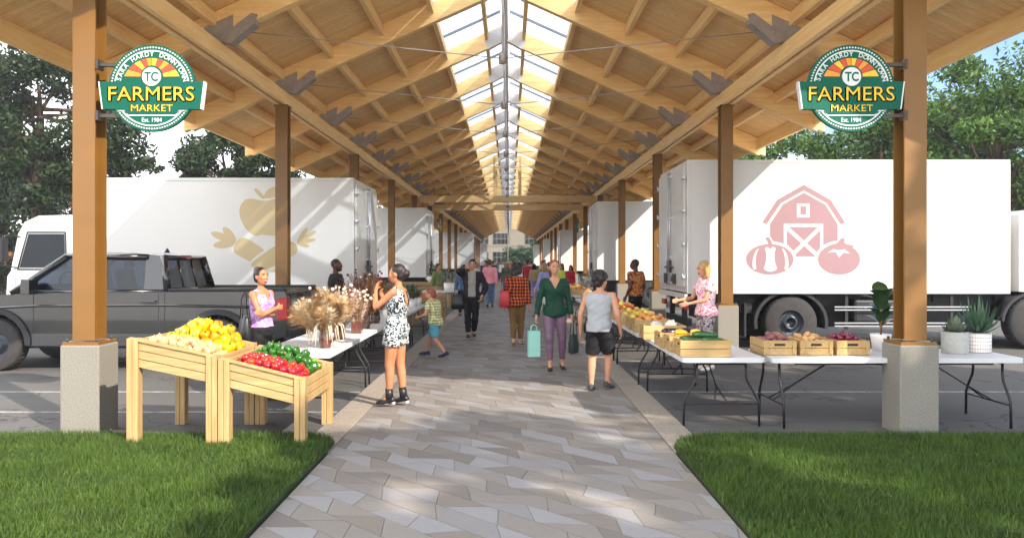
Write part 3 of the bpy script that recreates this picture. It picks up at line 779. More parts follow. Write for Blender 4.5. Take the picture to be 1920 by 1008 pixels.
    MB().span((L-.02, -.6, .72), (L+.02, .6, 1.05)).build('grille', M_black, t, .02)
    MB().span((.3, -.7, .34), (L-.4, .7, .56)).build('underbody', M_black, t)
    ty, rm = wheel_meshes(.42, .28, .24)
    for x in (RW, FW):
        for s in (-1, 1): add_wheel(t, x, s*(Wd-.14), .42, s > 0, ty, rm)
    return t
make_pickup((-3.57, 13.42, 0), math.pi)
# ================================================================ round market signs
M_teal = plain('teal_sign_paint', rgb(0,80,64), .6, 0, .04, 3, .03, spec=.2)
M_yel = plain('yellow_sign_paint', rgb(206,170,24), .4, 0, .03, 3, 0)
M_amb = plain('amber_sign_paint', rgb(208,128,8), .4, 0, .03, 3, 0)
M_org = plain('orange_sign_paint', rgb(190,58,16), .4, 0, .03, 3, 0)
M_swhite = plain('white_sign_paint', rgb(196,198,196), .4, 0, .03, 3, 0)
def text_mesh(txt, size, bold=0., ext=.002, align='CENTER'):
    c = bpy.data.curves.new('lettering', 'FONT'); c.body = txt; c.size = size; c.extrude = ext; c.offset = bold
    c.align_x = align; c.resolution_u = 3
    o = bpy.data.objects.new('lettering', c); COL.objects.link(o)
    dg = bpy.context.evaluated_depsgraph_get(); me = bpy.data.meshes.new_from_object(o.evaluated_get(dg))
    bpy.data.objects.remove(o); bpy.data.curves.remove(c)
    return me
def add_text(mb, txt, size, x, z, m, bold=0., width=None, rot=0, y=-.03, sx=1.):
    """lettering in the xz plane facing -y, centred at x, baseline z"""
    me = text_mesh(txt, size, bold)
    vs = [v.co.copy() for v in me.vertices]; fs = [list(p.vertices) for p in me.polygons]
    lo = min(v.x for v in vs); hi = max(v.x for v in vs); cx = (lo+hi)/2
    k = (width/(hi-lo)) if width else sx
    ca, sa = math.cos(rot), math.sin(rot)
    out = []
    for v in vs:
        a, b = (v.x-cx)*k, v.y
        out.append((x+a*ca-b*sa, y-v.z, z+a*sa+b*ca))
    mb.add(out, fs, m); bpy.data.meshes.remove(me)
def make_sign(label, loc, rz, dirx, lettering=True):
    """disc centre at the origin; dirx = side on which the post stands"""
    t = thing('market_sign', label, 'sign', loc, rz, 'round market signs on the posts')
    r = .446
    b = MB().prism([(r*math.cos(a), r*math.sin(a)) for a in [2*math.pi*i/64 for i in range(64)]], -.022, .022, 'Y')
    pl = b.build('sign_disc', M_teal, t, .003)
    P = [(-1.2*r, .15*r), (1.2*r, .15*r), (1.12*r, -.485*r), (.63*r, -.485*r), (.58*r, -.585*r), (-.58*r, -.585*r), (-.63*r, -.485*r), (-1.12*r, -.485*r)]
    bn = MB().prism(P, -.032, .032, 'Y').build('banner', [M_teal], t, .002)
    ed = MB()
    for s in (-1, 1): MB().prism([(s*1.2*r, .15*r), (s*1.12*r, -.485*r), (s*(1.12*r+.012), -.485*r), (s*(1.2*r+.012), .15*r)], -.034, .034, 'Y').build('edge_trim', M_swhite, bn)
    d = MB(); cz = .26*r
    for y, sg in ((-.022, 1),):
        for i in range(40):
            a = math.pi*(.055+.89*i/39); d.lathe([(.0001, y-.003), (.0165*r/.446*.62, y-.003), (.0165*r/.446*.62, y)], (.935*r*math.cos(a), 0, .935*r*math.sin(a)), 6, 0, 'Y')
        for i in range(33):
            a = math.pi*(1.17+.66*i/32); d.lathe([(.0001, y-.003), (.0102, y-.003), (.0102, y)], (.935*r*math.cos(a), 0, .935*r*math.sin(a)), 6, 0, 'Y')
        def arc(r0, r1, a0, a1, n=40):
            o_ = [(r1*math.cos(a0+(a1-a0)*i/n), r1*math.sin(a0+(a1-a0)*i/n)) for i in range(n+1)]
            i_ = [(r0*math.cos(a0+(a1-a0)*i/n), r0*math.sin(a0+(a1-a0)*i/n)) for i in range(n+1)]
            return o_+i_[::-1]
        d.prism(arc(.845*r, .875*r, math.pi*.06, math.pi*.94), y-.003, y, 'Y')
        d.prism(arc(.845*r, .875*r, math.pi*1.205, math.pi*1.795), y-.003, y, 'Y')
    yb = -.022
    for s in (-1, 1): d.prism([(s*.80*r, -.505*r), (s*.60*r, -.505*r), (s*.60*r, -.53*r), (s*.80*r, -.53*r)], yb-.003, yb, 'Y')
    for s in (-1, 1): d.prism(bar(s*.605*r, -.515*r, s*.555*r, -.625*r, .014), yb-.003, yb, 'Y')
    d.prism([(-.56*r, -.605*r), (.56*r, -.605*r), (.56*r, -.635*r), (-.56*r, -.635*r)], yb-.003, yb, 'Y')
    d.build('border_trim', M_swhite, pl)
    ry = MB(); cols = [0, 1, 2, 1, 0, 2, 1, 0, 1, 2]
    for k in range(10):
        a0 = math.pi*(1-k/10)-.02; a1 = math.pi*(1-(k+1)/10)+.02
        def out(a):
            # from the sun centre to a circle of .69 r about the disc centre
            dx, dz = math.cos(a), math.sin(a); b_ = cz*dz; cc = cz*cz-(.69*r)**2
            return -b_+math.sqrt(b_*b_-cc)
        n = 5; A = [a0+(a1-a0)*i/n for i in range(n+1)]
        o_ = [(out(a)*math.cos(a), max(cz+out(a)*math.sin(a), .165*r)) for a in A]; i_ = [(.265*r*math.cos(a), max(cz+.265*r*math.sin(a), .165*r)) for a in A]
        lo = [(x, z) for x, z in o_+i_[::-1]]
        ry.prism(lo, -.025, -.0222, 'Y', cols[k])
    ry.build('sun_ray', [M_amb, M_org, M_yel], pl)['kind'] = 'stuff'
    hb = MB().prism([(.215*r*math.cos(a), cz+.215*r*math.sin(a)) for a in [2*math.pi*i/32 for i in range(32)]], -.038, -.0225, 'Y').build('sun_badge', M_swhite, pl)
    if lettering:
        l = MB(); add_text(l, 'TC', .13, 0, cz-.045, 0, .0034, .14, y=-.0385); l.build('badge_lettering', M_teal, hb)
        l = MB()
        for q, dx in enumerate((-.0125, -.0065, 0, .0065, .0125)): add_text(l, 'FARMERS', .205, dx, -.305*r+.0*q, 0, 0, 1.97*r, y=-.0325-.0004*q)
        for q, dz in enumerate((-.006, .006)): add_text(l, 'FARMERS', .205, 0, -.305*r+dz, 0, 0, 1.97*r, y=-.0347-.0004*q); l.build('lettering', M_yel, bn)
        l = MB()
        for q, dx in enumerate((-.004, 0, .004)): add_text(l, 'MARKET', .098, dx, -.535*r, 0, 0, .96*r, y=-.0325-.0004*q); l.build('lettering', M_yel, bn)
        l = MB(); add_text(l, 'Est. 1984', .06, 0, -.775*r, 0, .0006, .46*r, y=-.0225); l.build('lettering', M_swhite, pl)
        l = MB(); word = 'SARA HARDY DOWNTOWN'; n = len(word)
        for i, ch in enumerate(word):
            if ch == ' ': continue
            a = math.pi*(.915-.83*i/(n-1)); add_text(l, ch, .068, .735*r*math.cos(a), .735*r*math.sin(a), 0, .0008, rot=a-math.pi/2, y=-.0225-.0003*(i % 2), sx=.95)
        l.build('arched_lettering', M_swhite, pl)
    for z in (.56*r, -.62*r):
        br = MB().span((min(dirx*.55*r, dirx*1.27*r), .0, z-.018), (max(dirx*.55*r, dirx*1.27*r), .05, z+.018))
        br.span((min(dirx*1.24*r, dirx*1.30*r), -.03, z-.05), (max(dirx*1.24*r, dirx*1.30*r), .09, z+.05)); br.build('bracket', M_latch, t)
    return t
make_sign('round teal market sign on the front post above the produce stand', (-3.672, 7.99, 3.54), 0, -1)
make_sign('round teal market sign on the front post above the plant table', (3.51, 7.99, 3.54), 0, 1)
make_sign('round market sign seen edge on, on a far post beside the apple trucks', (-4.28+.02, 47.6, 3.95), R(86), -1)
make_sign('round market sign seen edge on, on a far post past the barn trucks', (4.17, 47.6, 3.95), R(94), 1)

# ================================================================ folding tables
def table_meshes():
    top = MB(); w, L, h = .88, 2.42, .745
    r = .05; P = []
    for cx, cy, a0 in ((w/2-r, L/2-r, 0), (-w/2+r, L/2-r, 90), (-w/2+r, -L/2+r, 180), (w/2-r, -L/2+r, 270)):
        for i in range(5): a = R(a0+22.5*i); P.append((cx+r*math.cos(a), cy+r*math.sin(a)))
    top.prism(P, h-.052, h, 'Z')
    q = [(x*.985, y*.995) for x, y in P]
    frame = MB()
    for s in (-1, 1): frame.span((s*.33-.012, -L/2+.25, h-.082), (s*.33+.012, L/2-.25, h-.0525))
    leg = {}; rail = {}; brace = {}
    for e in (-1, 1):
        y = e*(L/2-.12)
        for s in (-1, 1):
            p = [(s*.26, y, h-.06), (s*.265, y, .54), (s*.28, y, .48), (s*.37, y, .33), (s*.40, y, .27), (s*.405, y, 0)]
            leg[(e, s)] = MB().tube(p, .0135, 8).mesh('leg', M_tableleg)
        rail[e] = [MB().tube([(-.398, y, .24), (.398, y, .24)], .010, 8).mesh('cross_rail', M_tableleg), MB().tube([(-.26, y, h-.075), (.26, y, h-.075)], .012, 8).mesh('cross_rail', M_tableleg)]
        brace[e] = MB().tube([(-.07, y, .245), (0, y-e*.22, .40), (0, y-e*.62, h-.07)], .009, 6).tube([(.07, y, .245), (0, y-e*.22, .40)], .009, 6).mesh('brace', M_tableleg)
    return top.mesh('table_top', M_tabletop), frame.mesh('frame', M_tableleg), leg, rail, brace
TT, TF, TLG, TRL, TBR = table_meshes()
def make_table(label, x, y, rz=0, group='white folding market tables', sc=(1,1,1), far=False):
    t = thing('folding_table', label, 'table', (x, y, .0), rz, group); t.scale = sc
    o = link('table_top', TT, t)
    if not far:
        b = o.modifiers.new('bevel', 'BEVEL'); b.width = .012; b.segments = 3; b.limit_method = 'ANGLE'
    link('frame', TF, t)
    for k in TLG: link('leg', TLG[k], t)
    for e in (-1, 1): link('cross_rail', TRL[e][0], t); link('cross_rail', TRL[e][1], t); link('brace', TBR[e], t)
    return t
TZ = .745
make_table('white folding table end on to view with the cucumber crate at its front', 2.27, 9.40, 0)
make_table('white folding table side on to view holding three onion crates and pots', 4.10, 8.60, R(90), sc=(1, 1.10, 1))
make_table('white folding table with the yellow fruit crate behind the cucumber table', 2.24, 12.12, 0)
make_table('white folding table with tomato crates, third back on the right', 2.24, 14.75, 0)
for k, y in enumerate((17.4, 20.0)):
    make_table(['white folding table in front of the vendor in the striped shirt', 'white folding table just past the vendor in the striped shirt'][k], 2.24, y, 0, far=True)
make_table('white folding table holding the front pampas grass vase', -2.42, 9.78, 0)
make_table('white folding table with the row of brown vases behind the pampas grass', -2.42, 12.24, 0)
make_table('white folding table in front of the bearded man with white flower pots', -2.42, 14.72, 0)
make_table('white folding table with a row of white pots beside the boy in plaid', -2.42, 17.2, 0, far=True)
make_table('small far white table with a potted green plant by the man in black', -2.1, 26.6, R(90), sc=(1,.7,1), far=True)
# far stalls, right
make_table('far white folding table on the right under crates of red peppers', 2.35, 24.0, 0, far=True)
make_table('farthest white folding table on the right side', 2.35, 27.4, 0, far=True)

# ================================================================ produce
def produce_mat(name, c, rough=.3, var=.2, c2=None, scale=14, coat=.2):
    t = NT(name); v = t.co(); n = t.noise(v, scale, 4, .6)
    oi = t.n('ShaderNodeObjectInfo'); 
    col = t.ramp(n, [(.3, mul(c2 or c, 1-var)), (.68, mul(c, 1+var*.5))])
    h = t.n('ShaderNodeHueSaturation'); t.l(col, h.inputs['Color'])
    t.l(t.math('ADD', t.math('MULTIPLY', oi.outputs['Random'], .4), .8), h.inputs['Value'])
    t.l(t.math('ADD', t.math('MULTIPLY', oi.outputs['Random'], .03), .485), h.inputs['Hue'])
    t.set(color=h.outputs[0], rough=rough, coat=coat); MATS[name] = t.mat; return t.mat
C_tom = produce_mat('red_tomato_skin', rgb(166,20,18), .2)
C_leaf = produce_mat('green_calyx', rgb(66,110,34), .6, coat=0)
C_ypep = produce_mat('yellow_pepper_skin', rgb(206,146,8), .25, .12)
C_onion = produce_mat('pale_onion_skin', rgb(196,164,120), .4, .14, rgb(186,136,82))
C_gpep = produce_mat('green_pepper_skin', rgb(38,92,22), .2, .3)
C_lime = produce_mat('light_green_skin', rgb(96,150,44), .3, .2)
C_cuc = produce_mat('cucumber_skin', rgb(40,84,30), .35, .3, rgb(24,62,22), 20)
C_yel = produce_mat('yellow_squash_skin', rgb(206,158,30), .35, .12)
C_egg = produce_mat('dark_aubergine_skin', rgb(40,26,44), .2, .2)
C_caul = produce_mat('cauliflower_curd', rgb(236,226,204), .8, .1, coat=0)
C_red = produce_mat('red_apple_skin', rgb(200,44,30), .2, .2, rgb(222,132,44))
C_peach = produce_mat('peach_skin', rgb(238,176,96), .5, .15, rgb(224,120,70), coat=0)
C_sweet = produce_mat('sweet_potato_skin', rgb(146,96,88), .7, .25, rgb(112,70,70), coat=0)
C_pot = produce_mat('potato_skin', rgb(196,152,98), .75, .2, coat=0)
C_redon = produce_mat('red_onion_skin', rgb(120,22,52), .3, .3, rgb(92,14,44))
C_gold = produce_mat('golden_apple_skin', rgb(226,196,70), .3, .15)
def lump(r, amp, seed, fr=2.2, n=14, k=10, m=0):
    mb = MB().sphere((0,0,0), 1, n, k, m); o = []
    for v in mb.v:
        p = Vector(v); q = 1+amp*mnoise.noise(p*fr+Vector((seed*7.1, 0, 0))); o.append((p.x*r[0]*q, p.y*r[1]*q, p.z*r[2]*q))
    mb.v = o; return mb
def tomato():
    mb = MB(); prof = [(.001, .026), (.010, .0285), (.022, .030), (.034, .024), (.040, .008), (.038, -.010), (.028, -.026), (.012, -.033), (.001, -.034)]
    mb.lathe(prof, n=14, cap=False)
    for i in range(5):
        a = 2*math.pi*i/5; mb.add([(.004*math.cos(a+.6), .004*math.sin(a+.6), .031), (.004*math.cos(a-.6), .004*math.sin(a-.6), .031), (.021*math.cos(a), .021*math.sin(a), .0335)], [(0,1,2)], 1)
    mb.cyl((0,0,.028), (.002,.002,.042), .0025, 6, 1); return mb.mesh('tomato', [C_tom, C_leaf])
def pepper(c, nm, s=1.):
    mb = MB(); rg = []
    for z, r in ((.040,.006),(.046,.018),(.046,.030),(.036,.040),(.012,.043),(-.018,.039),(-.042,.029),(-.050,.014),(-.046,.004)):
        rg.append([(s*r*(1+.13*math.cos(4*a+.3))*math.cos(a), s*r*(1+.13*math.cos(4*a+.3))*math.sin(a), s*z) for a in [2*math.pi*i/16 for i in range(16)]])
    mb.rings(rg); mb.tube([(0,0,s*.038), (.002,0,s*.052), (.009,.004,s*.066)], [s*.0095, s*.006, s*.0055], 7, 1)
    return mb.mesh(nm, [c, C_leaf])
def onion(c, nm):
    return MB().lathe([(.001, .052), (.004, .050), (.007, .040), (.018, .031), (.034, .016), (.039, -.002), (.034, -.020), (.020, -.032), (.006, -.036), (.001, -.037)], n=14, cap=False).mesh(nm, c)
def long_veg(c, nm, L=.2, r=.026, taper=.8):
    pts = [(-L/2, 0, 0), (-L/2+.012, 0, .002), (-L*.3, 0, .005), (0, .004, .008), (L*.3, 0, .005), (L/2-.012, 0, .002), (L/2, 0, 0)]
    return MB().tube(pts, [r*.25, r*.7, r*.95, r, r*.9*taper+.1*r, r*.6*taper, r*.2], 12).mesh(nm, c)
ME = dict(tomato=tomato(), yellow_pepper=pepper(C_ypep, 'yellow_pepper', 1.25), onion=onion(C_onion, 'onion'), green_pepper=pepper(C_gpep, 'green_pepper', .95), green_tomato=onion(C_lime, 'green_tomato'),
    cucumber=long_veg(C_cuc, 'cucumber', .27, .036), squash=long_veg(C_yel, 'yellow_squash', .19, .030, .6), aubergine=long_veg(C_egg, 'aubergine', .19, .044, 1.2), cauliflower=lump((.085,.085,.065), .5, 3, 5, 22, 16).mesh('cauliflower', C_caul),
    red_apple=lump((.040,.040,.037), .08, 1).mesh('red_apple', C_red), peach=lump((.038,.038,.036), .06, 2).mesh('peach', C_peach), golden_apple=lump((.040,.040,.037), .08, 4).mesh('golden_apple', C_gold),
    sweet_potato=lump((.062,.040,.036), .35, 5, 1.6).mesh('sweet_potato', C_sweet), potato=lump((.050,.038,.034), .25, 6, 1.8).mesh('potato', C_pot), red_onion=onion(C_redon, 'red_onion'))
prd = random.Random(21)
def put(kind, p, label, cat, group, scale=1., rot=None):
    o = bpy.data.objects.new(kind, ME[kind]); COL.objects.link(o); o.location = p
    o.rotation_euler = rot or (prd.uniform(-.7,.7), prd.uniform(-.7,.7), prd.uniform(0,6.28)); k = scale*prd.uniform(.88, 1.12); o.scale = (k,)*3
    return tag(o, label, cat, group)
def heap(kind, M, x0, x1, y0, y1, z, d, label, cat, group, layers=2, scale=1., mound=.02, rot=None, dy=None):
    """piles pieces over the rectangle x0..x1, y0..y1 of the frame M"""
    dy = dy or d
    for ly in range(layers):
        ins = ly*min(d, dy)*.55; nx = max(1, int((x1-x0-2*ins)/d+.3)); ny = max(1, int((y1-y0-2*ins)/dy+.3))
        for i in range(nx):
            for j in range(ny):
                if ly and prd.random() < .22: continue
                u = (i+.5+prd.uniform(-.16,.16))/nx; v = (j+.5+prd.uniform(-.16,.16))/ny
                p = Vector((x0+ins+(x1-x0-2*ins)*u, y0+ins+(y1-y0-2*ins)*v, z+ly*min(d, dy)*.62+mound*math.sin(u*math.pi)*math.sin(v*math.pi)+prd.uniform(-.004,.004)))
                put(kind, M @ p, label, cat, group, scale, rot)

# ---- the tilted produce stand (two bins stepping down to the walk)
def make_stand(label, x0, x1, z0, z1, y0, y1):
    """legs at the corners; the bin falls from z0 (at x0) to z1 (at x1)"""
    t = thing('produce_stand', label, 'produce stand', (x0, y0, 0), 0, 'pale wooden produce stands')
    W, D = x1-x0, y1-y0; lw = .105
    def zt(x): return z0+(z1-z0)*x/W
    for x in (lw/2, W-lw/2):
        for y in (lw/2, D-lw/2):
            m = MB(); zz = zt(x)+.012
            m.span((x-lw/2, y-lw/2, -.01), (x-.003, y+lw/2, zz)); m.span((x+.003, y-lw/2, -.01), (x+lw/2, y+lw/2, zz)); m.span((x-.0031, y-lw/2+.006, -.008), (x+.0031, y+lw/2-.006, zz-.004))
            m.build('leg', M_standleg, t, .005)
    sl = (z1-z0)/W
    def rail(y, k, name='side_board'):
        h = .074; g = .082; xa, xb = lw+.001, W-lw-.001
        a = lambda x: zt(x)-.012-k*g
        m = MB().prism([(xa, a(xa)), (xb, a(xb)), (xb, a(xb)-h), (xa, a(xa)-h)], y-.014, y+.014, 'Y'); m.build(name, M_stand, t, .004)
    for k in range(3):
        rail(.035, k); rail(D-.035, k)
        for x in (.035, W-.035):
            h = .074; zz = zt(x)-.012-k*.082
            MB().span((x-.014, lw+.001, zz-h), (x+.014, D-lw-.001, zz)).build('end_board', M_standleg, t, .004)
    m = MB().prism([(.05, zt(.05)-.085), (W-.05, zt(W-.05)-.085), (W-.05, zt(W-.05)-.11), (.05, zt(.05)-.11)], .05, D-.05, 'Y'); m.build('bin_floor', M_stand, t)
    # top cap rails
    for y in (.03, D-.03): MB().prism([(lw*.2, zt(lw*.2)+.016), (W-lw*.2, zt(W-lw*.2)+.016), (W-lw*.2, zt(W-lw*.2)-.008), (lw*.2, zt(lw*.2)-.008)], y-.028, y+.028, 'Y').build('top_rail', M_stand, t, .004)
    # the local frame of the sloping bin
    ang = math.atan2(z1-z0, W)
    return t, Matrix.Translation((x0, y0, z0)) @ Matrix.Rotation(-ang, 4, 'Y')
GR = 'white onions in the upper bin of the produce stand'
t, Mx = make_stand('taller pale wood produce stand of yellow peppers and white onions', -3.62, -2.765, 1.035, .855, 7.33, 8.50)
heap('onion', Mx, .10, .80, .08, .56, -.045, .084, 'pale onion in the taller wooden produce stand', 'onion', GR, 2, 1.08, .03)
heap('yellow_pepper', Mx, .12, .80, .60, 1.08, -.03, .112, 'yellow pepper in the taller wooden produce stand', 'pepper', 'yellow peppers in the taller produce stand', 3, 1., .05)
t, Mx = make_stand('lower pale wood produce stand of red tomatoes and green peppers', -2.755, -1.93, .845, .64, 7.33, 8.50)
heap('tomato', Mx, .09, .76, .09, .58, -.04, .080, 'red tomato in the lower wooden produce stand', 'tomato', 'red tomatoes in the lower produce stand', 2, 1.08, .03)
heap('green_tomato', Mx, .09, .76, .88, 1.08, -.03, .075, 'small light green tomato at the back of the lower stand', 'green tomato', 'light green tomatoes in the lower produce stand', 2, .9, .01)
heap('green_pepper', Mx, .10, .76, .62, .90, -.02, .088, 'dark green pepper in the lower wooden produce stand', 'pepper', 'green peppers in the lower produce stand', 3, 1., .03)

# ---- crates
def crate_meshes():
    w, d, h = .50, .36, .165                       # long side along x
    end = {}; side = {}
    a = MB()
    for z0, z1 in ((.004, .078), (.084, h)): a.span((-w/2, -.008, z0), (w/2, .008, z1))
    side = a.mesh('side_board', M_crate)
    b = MB().span((-.009, -d/2+.009, .004), (.009, d/2-.009, .078))
    # upper end board with a hand slot
    b.span((-.009, -d/2+.009, .084), (.009, -.06, h)); b.span((-.009, .06, .084), (.009, d/2-.009, h)); b.span((-.009, -.0601, .084), (.009, .0601, .105)); b.span((-.009, -.0601, .132), (.009, .0601, h))
    end = b.mesh('end_board', M_crate); f = MB().span((-w/2+.01, -d/2+.01, .006), (w/2-.01, d/2-.01, .02)).mesh('crate_floor', M_crate)
    bk = MB().span((-.002, -.059, .106), (.002, .059, .131)).mesh('hand_slot', M_black)
    return w, d, h, side, end, f, bk, MB().span((-.012, -.011, .02), (0, .011, h-.004)).mesh('corner_post', M_crate)
CW, CD, CH, CS, CE, CF, CK, CP = crate_meshes()
def make_crate(label, x, y, rz, z=TZ, sc=1., parts=True):
    t = thing('wooden_crate', label, 'crate', (x, y, z+.001), rz, 'pale wooden produce crates on the tables'); t.scale = (sc, sc, sc)
    for s in (-1, 1):
        o = link('side_board', CS, t, (0, s*(CD/2-.008), 0))
        e = link('end_board', CE, t, (s*(CW/2-.025), 0, 0)); link('hand_slot', CK, e)
    link('crate_floor', CF, t); [link('corner_post', CP, t, (sx*(CW/2-.012), sy*(CD/2-.028), 0)) for sx in (-1, 1) for sy in (-1, 1)]
    return Matrix.Translation((x, y, z+.001)) @ Matrix.Rotation(rz, 4, 'Z') @ Matrix.Scale(sc, 4)
IX, IY = CW/2-.045, CD/2-.025
def fill(M, kind, lab, cat, grp, d, layers=2, scale=1., z=.11, mound=.02, rot=None, dy=None): heap(kind, M, -IX, IX, -IY, IY, z, d, lab, cat, grp, layers, scale, mound, rot, dy)
# cucumber table: three crates close together, long sides across the view
M0 = make_crate('front crate of green cucumbers at the end of the table', 2.085, 8.42, 0, sc=1.08)
heap('cucumber', M0, -.19, .19, -.12, .12, .155, .2, 'dark green cucumber in the front crate', 'cucumber', 'cucumbers in the front crate', 2, 1., .0, (0, .05, .06), .075)
M0 = make_crate('crate of yellow squash directly behind the cucumber crate', 2.06, 8.86, 0, sc=1.08)
heap('squash', M0, -.19, .19, -.12, .12, .15, .17, 'yellow squash in the crate behind the cucumbers', 'squash', 'yellow squash behind the cucumbers', 2, 1., .0, (0, .1, .5), .065)
M0 = make_crate('crate of dark aubergines, third back from the table end', 2.04, 9.30, 0, sc=1.08)
heap('aubergine', M0, -.2, .2, -.12, .12, .14, .2, 'dark purple aubergine on the third crate back', 'aubergine', 'aubergines in the third crate back', 1, 1., .02, (0, .1, .4), .085)
M0 = make_crate('crate of white cauliflower and leeks at the far end of the table', 2.02, 10.28, 0, sc=1.1)
heap('cauliflower', M0, -.18, .2, -.10, .12, .13, .17, 'white cauliflower head in the crate behind the aubergines', 'cauliflower', 'cauliflowers in the crate behind the aubergines', 1, 1.0)
# onion crates, ends towards the view
for k, (x, kind, lab, cat) in enumerate(((2.925, 'sweet_potato', 'sweet potato', 'sweet potato'), (3.32, 'potato', 'potato', 'potato'), (3.715, 'red_onion', 'red onion', 'onion'))):
    M0 = make_crate(['crate of brownish pink sweet potatoes on the plant table', 'crate of tan potatoes, middle of the three on the plant table', 'crate of dark red onions nearest the plant pots'][k], x, 8.62, R(90), sc=.98)
    fill(M0, kind, ['brownish pink sweet potato in a crate on the plant table', 'tan potato in the middle crate on the plant table', 'dark red onion in the crate beside the plant pots'][k], cat, lab+' pile on the plant table', .072 if k else .082, 2, .85, .13, .035)
# yellow fruit table and onwards
seq = [(2.06, 11.30, 'peach', 'peach', 'crate of pale peaches at the near end of the second table'), (2.05, 11.74, 'golden_apple', 'apple', 'crate of golden apples on the second table'),
       (2.05, 12.55, 'golden_apple', 'apple', 'crate of yellow apples at the back of the second table'), (2.05, 13.70, 'red_apple', 'apple', 'crate of red apples at the near end of the third table'),
       (2.05, 14.2, 'golden_apple', 'apple', 'crate of yellow apples behind the red apple crate'), (2.05, 15.3, 'red_apple', 'apple', 'crate of red apples at the back of the third table'),
       (2.1, 16.6, 'peach', 'peach', 'crate of peaches beside the vendor in the striped shirt'), (2.1, 17.7, 'red_apple', 'apple', 'crate of red apples in front of the striped shirt vendor'),
       (2.1, 19.6, 'golden_apple', 'apple', 'crate of yellow apples just past the striped shirt vendor'), (2.15, 23.4, 'red_apple', 'apple', 'far crate of red apples on the right'), (2.15, 24.6, 'golden_apple', 'apple', 'far crate of yellow apples on the right'), (2.2, 27.2, 'red_apple', 'apple', 'farthest crate of red apples on the right')]
for i, (x, y, kind, cat, lab) in enumerate(seq):
    M0 = make_crate(lab, x, y, 0, sc=1.08)
    col = {'peach': 'pale peach', 'golden_apple': 'yellow apple', 'red_apple': 'red apple'}[kind]
    fill(M0, kind, col+' in the '+lab.replace(' of ', ' holding ', 1), cat, col+' pile '+str(['at the near end', 'in the middle', 'at the back'][i % 3])+' of '+lab, .088 if y < 15 else .11, 2 if y < 16 else 1, 1.0 if y < 15 else 1.35, .14, .04)

# ---- slatted wooden planter bins far left, and crates by the man in black
def make_bin(label, x, y, w, d, h):
    t = thing('wooden_bin', label, 'wooden bin', (x, y, 0), 0, 'wooden display bins along the left side')
    for sx in (-1, 1):
        for sy in (-1, 1): MB().box((sx*(w/2-.04), sy*(d/2-.04), h/2), (.08, .08, h)).build('leg', M_standleg, t, .004)
    for k in range(3):
        z = h-.06-k*.14
        for sy in (-1, 1): MB().box((0, sy*(d/2-.02), z), (w-.161, .03, .11)).build('side_board', M_stand, t)
        for sx in (-1, 1): MB().box((sx*(w/2-.02), 0, z), (.03, d-.161, .11)).build('end_board', M_standleg, t)
    MB().box((0, 0, h-.12), (w-.1, d-.1, .02)).build('bin_floor', M_stand, t)
for i, y in enumerate((20.2, 21.35, 22.5)):
    make_bin(['nearest waist high slatted wooden bin past the boy in plaid', 'middle slatted wooden bin past the boy in plaid', 'last slatted wooden bin past the boy in plaid'][i], -2.3, y, .8, 1.05, .82)
    heap('red_apple', Matrix.Translation((-2.3, y, .78)), -.3, .3, -.42, .42, 0, .13, ['red apple in the nearest slatted bin', 'red apple in the middle slatted bin', 'red apple in the last slatted bin'][i], 'apple', 'red apples in slatted bin '+['nearest the boy', 'in the middle', 'farthest from the boy'][i], 1, 1.5)
make_bin('long wooden planter bin below a far left post', -3.3, 30.0, 2.0, .9, .95)

# ================================================================ dried flowers in vases
def stalk_mat(name, c, rough=.9):
    t = NT(name); n = t.noise(t.co(), 30, 3); t.set(color=t.ramp(n, [(.3, mul(c, .6)), (.7, mul(c, 1.2))]), rough=rough, spec=.15); MATS[name] = t.mat; return t.mat
S_pamp = stalk_mat('cream_pampas_plume', rgb(208,184,148)); S_tan = stalk_mat('tan_dried_grass', rgb(182,146,102)); S_brown = stalk_mat('brown_dried_stem', rgb(134,92,64)); S_pink = stalk_mat('pale_pink_bud', rgb(232,206,196)); S_plum = stalk_mat('plum_dried_flower', rgb(120,40,64)); S_wht = stalk_mat('cream_hanging_tassel', rgb(214,200,176))
C_vbrown = plain('brown_glazed_ceramic', rgb(96,56,44), .2, 0, .25, 12, 0, coat=.5)
frn = random.Random(5)
def feather(mb, a, b, w, n, m, droop=.0):
    """a plume: a thin stalk with many short barbs"""
    a, b = Vector(a), Vector(b); ax = (b-a); L = ax.length; t = ax.normalized()
    x = t.cross(Vector((0,0,1))); x = x.normalized() if x.length > .01 else Vector((1,0,0)); y = x.cross(t); n = int(n*(.6+.4*L/.5))
    def P(u): return a+ax*u-Vector((0,0,droop*u*u*L))
    mb.tube([P(0), P(.5), P(1)], [.0025, .002, .001], 4, m)
    for i in range(n):
        u = .25+.75*frn.random(); c = P(u); ang = frn.uniform(0, 6.28); k = w*(math.sin(min(1, (u-.2)/.8)*math.pi*.9)+.25)
        d = (x*math.cos(ang)+y*math.sin(ang))*k+t*k*1.1-Vector((0,0,k*.35)); q = d.cross(t).normalized()*.0035
        mb.add([c-q, c+q, c+d], [(0,1,2)], m)
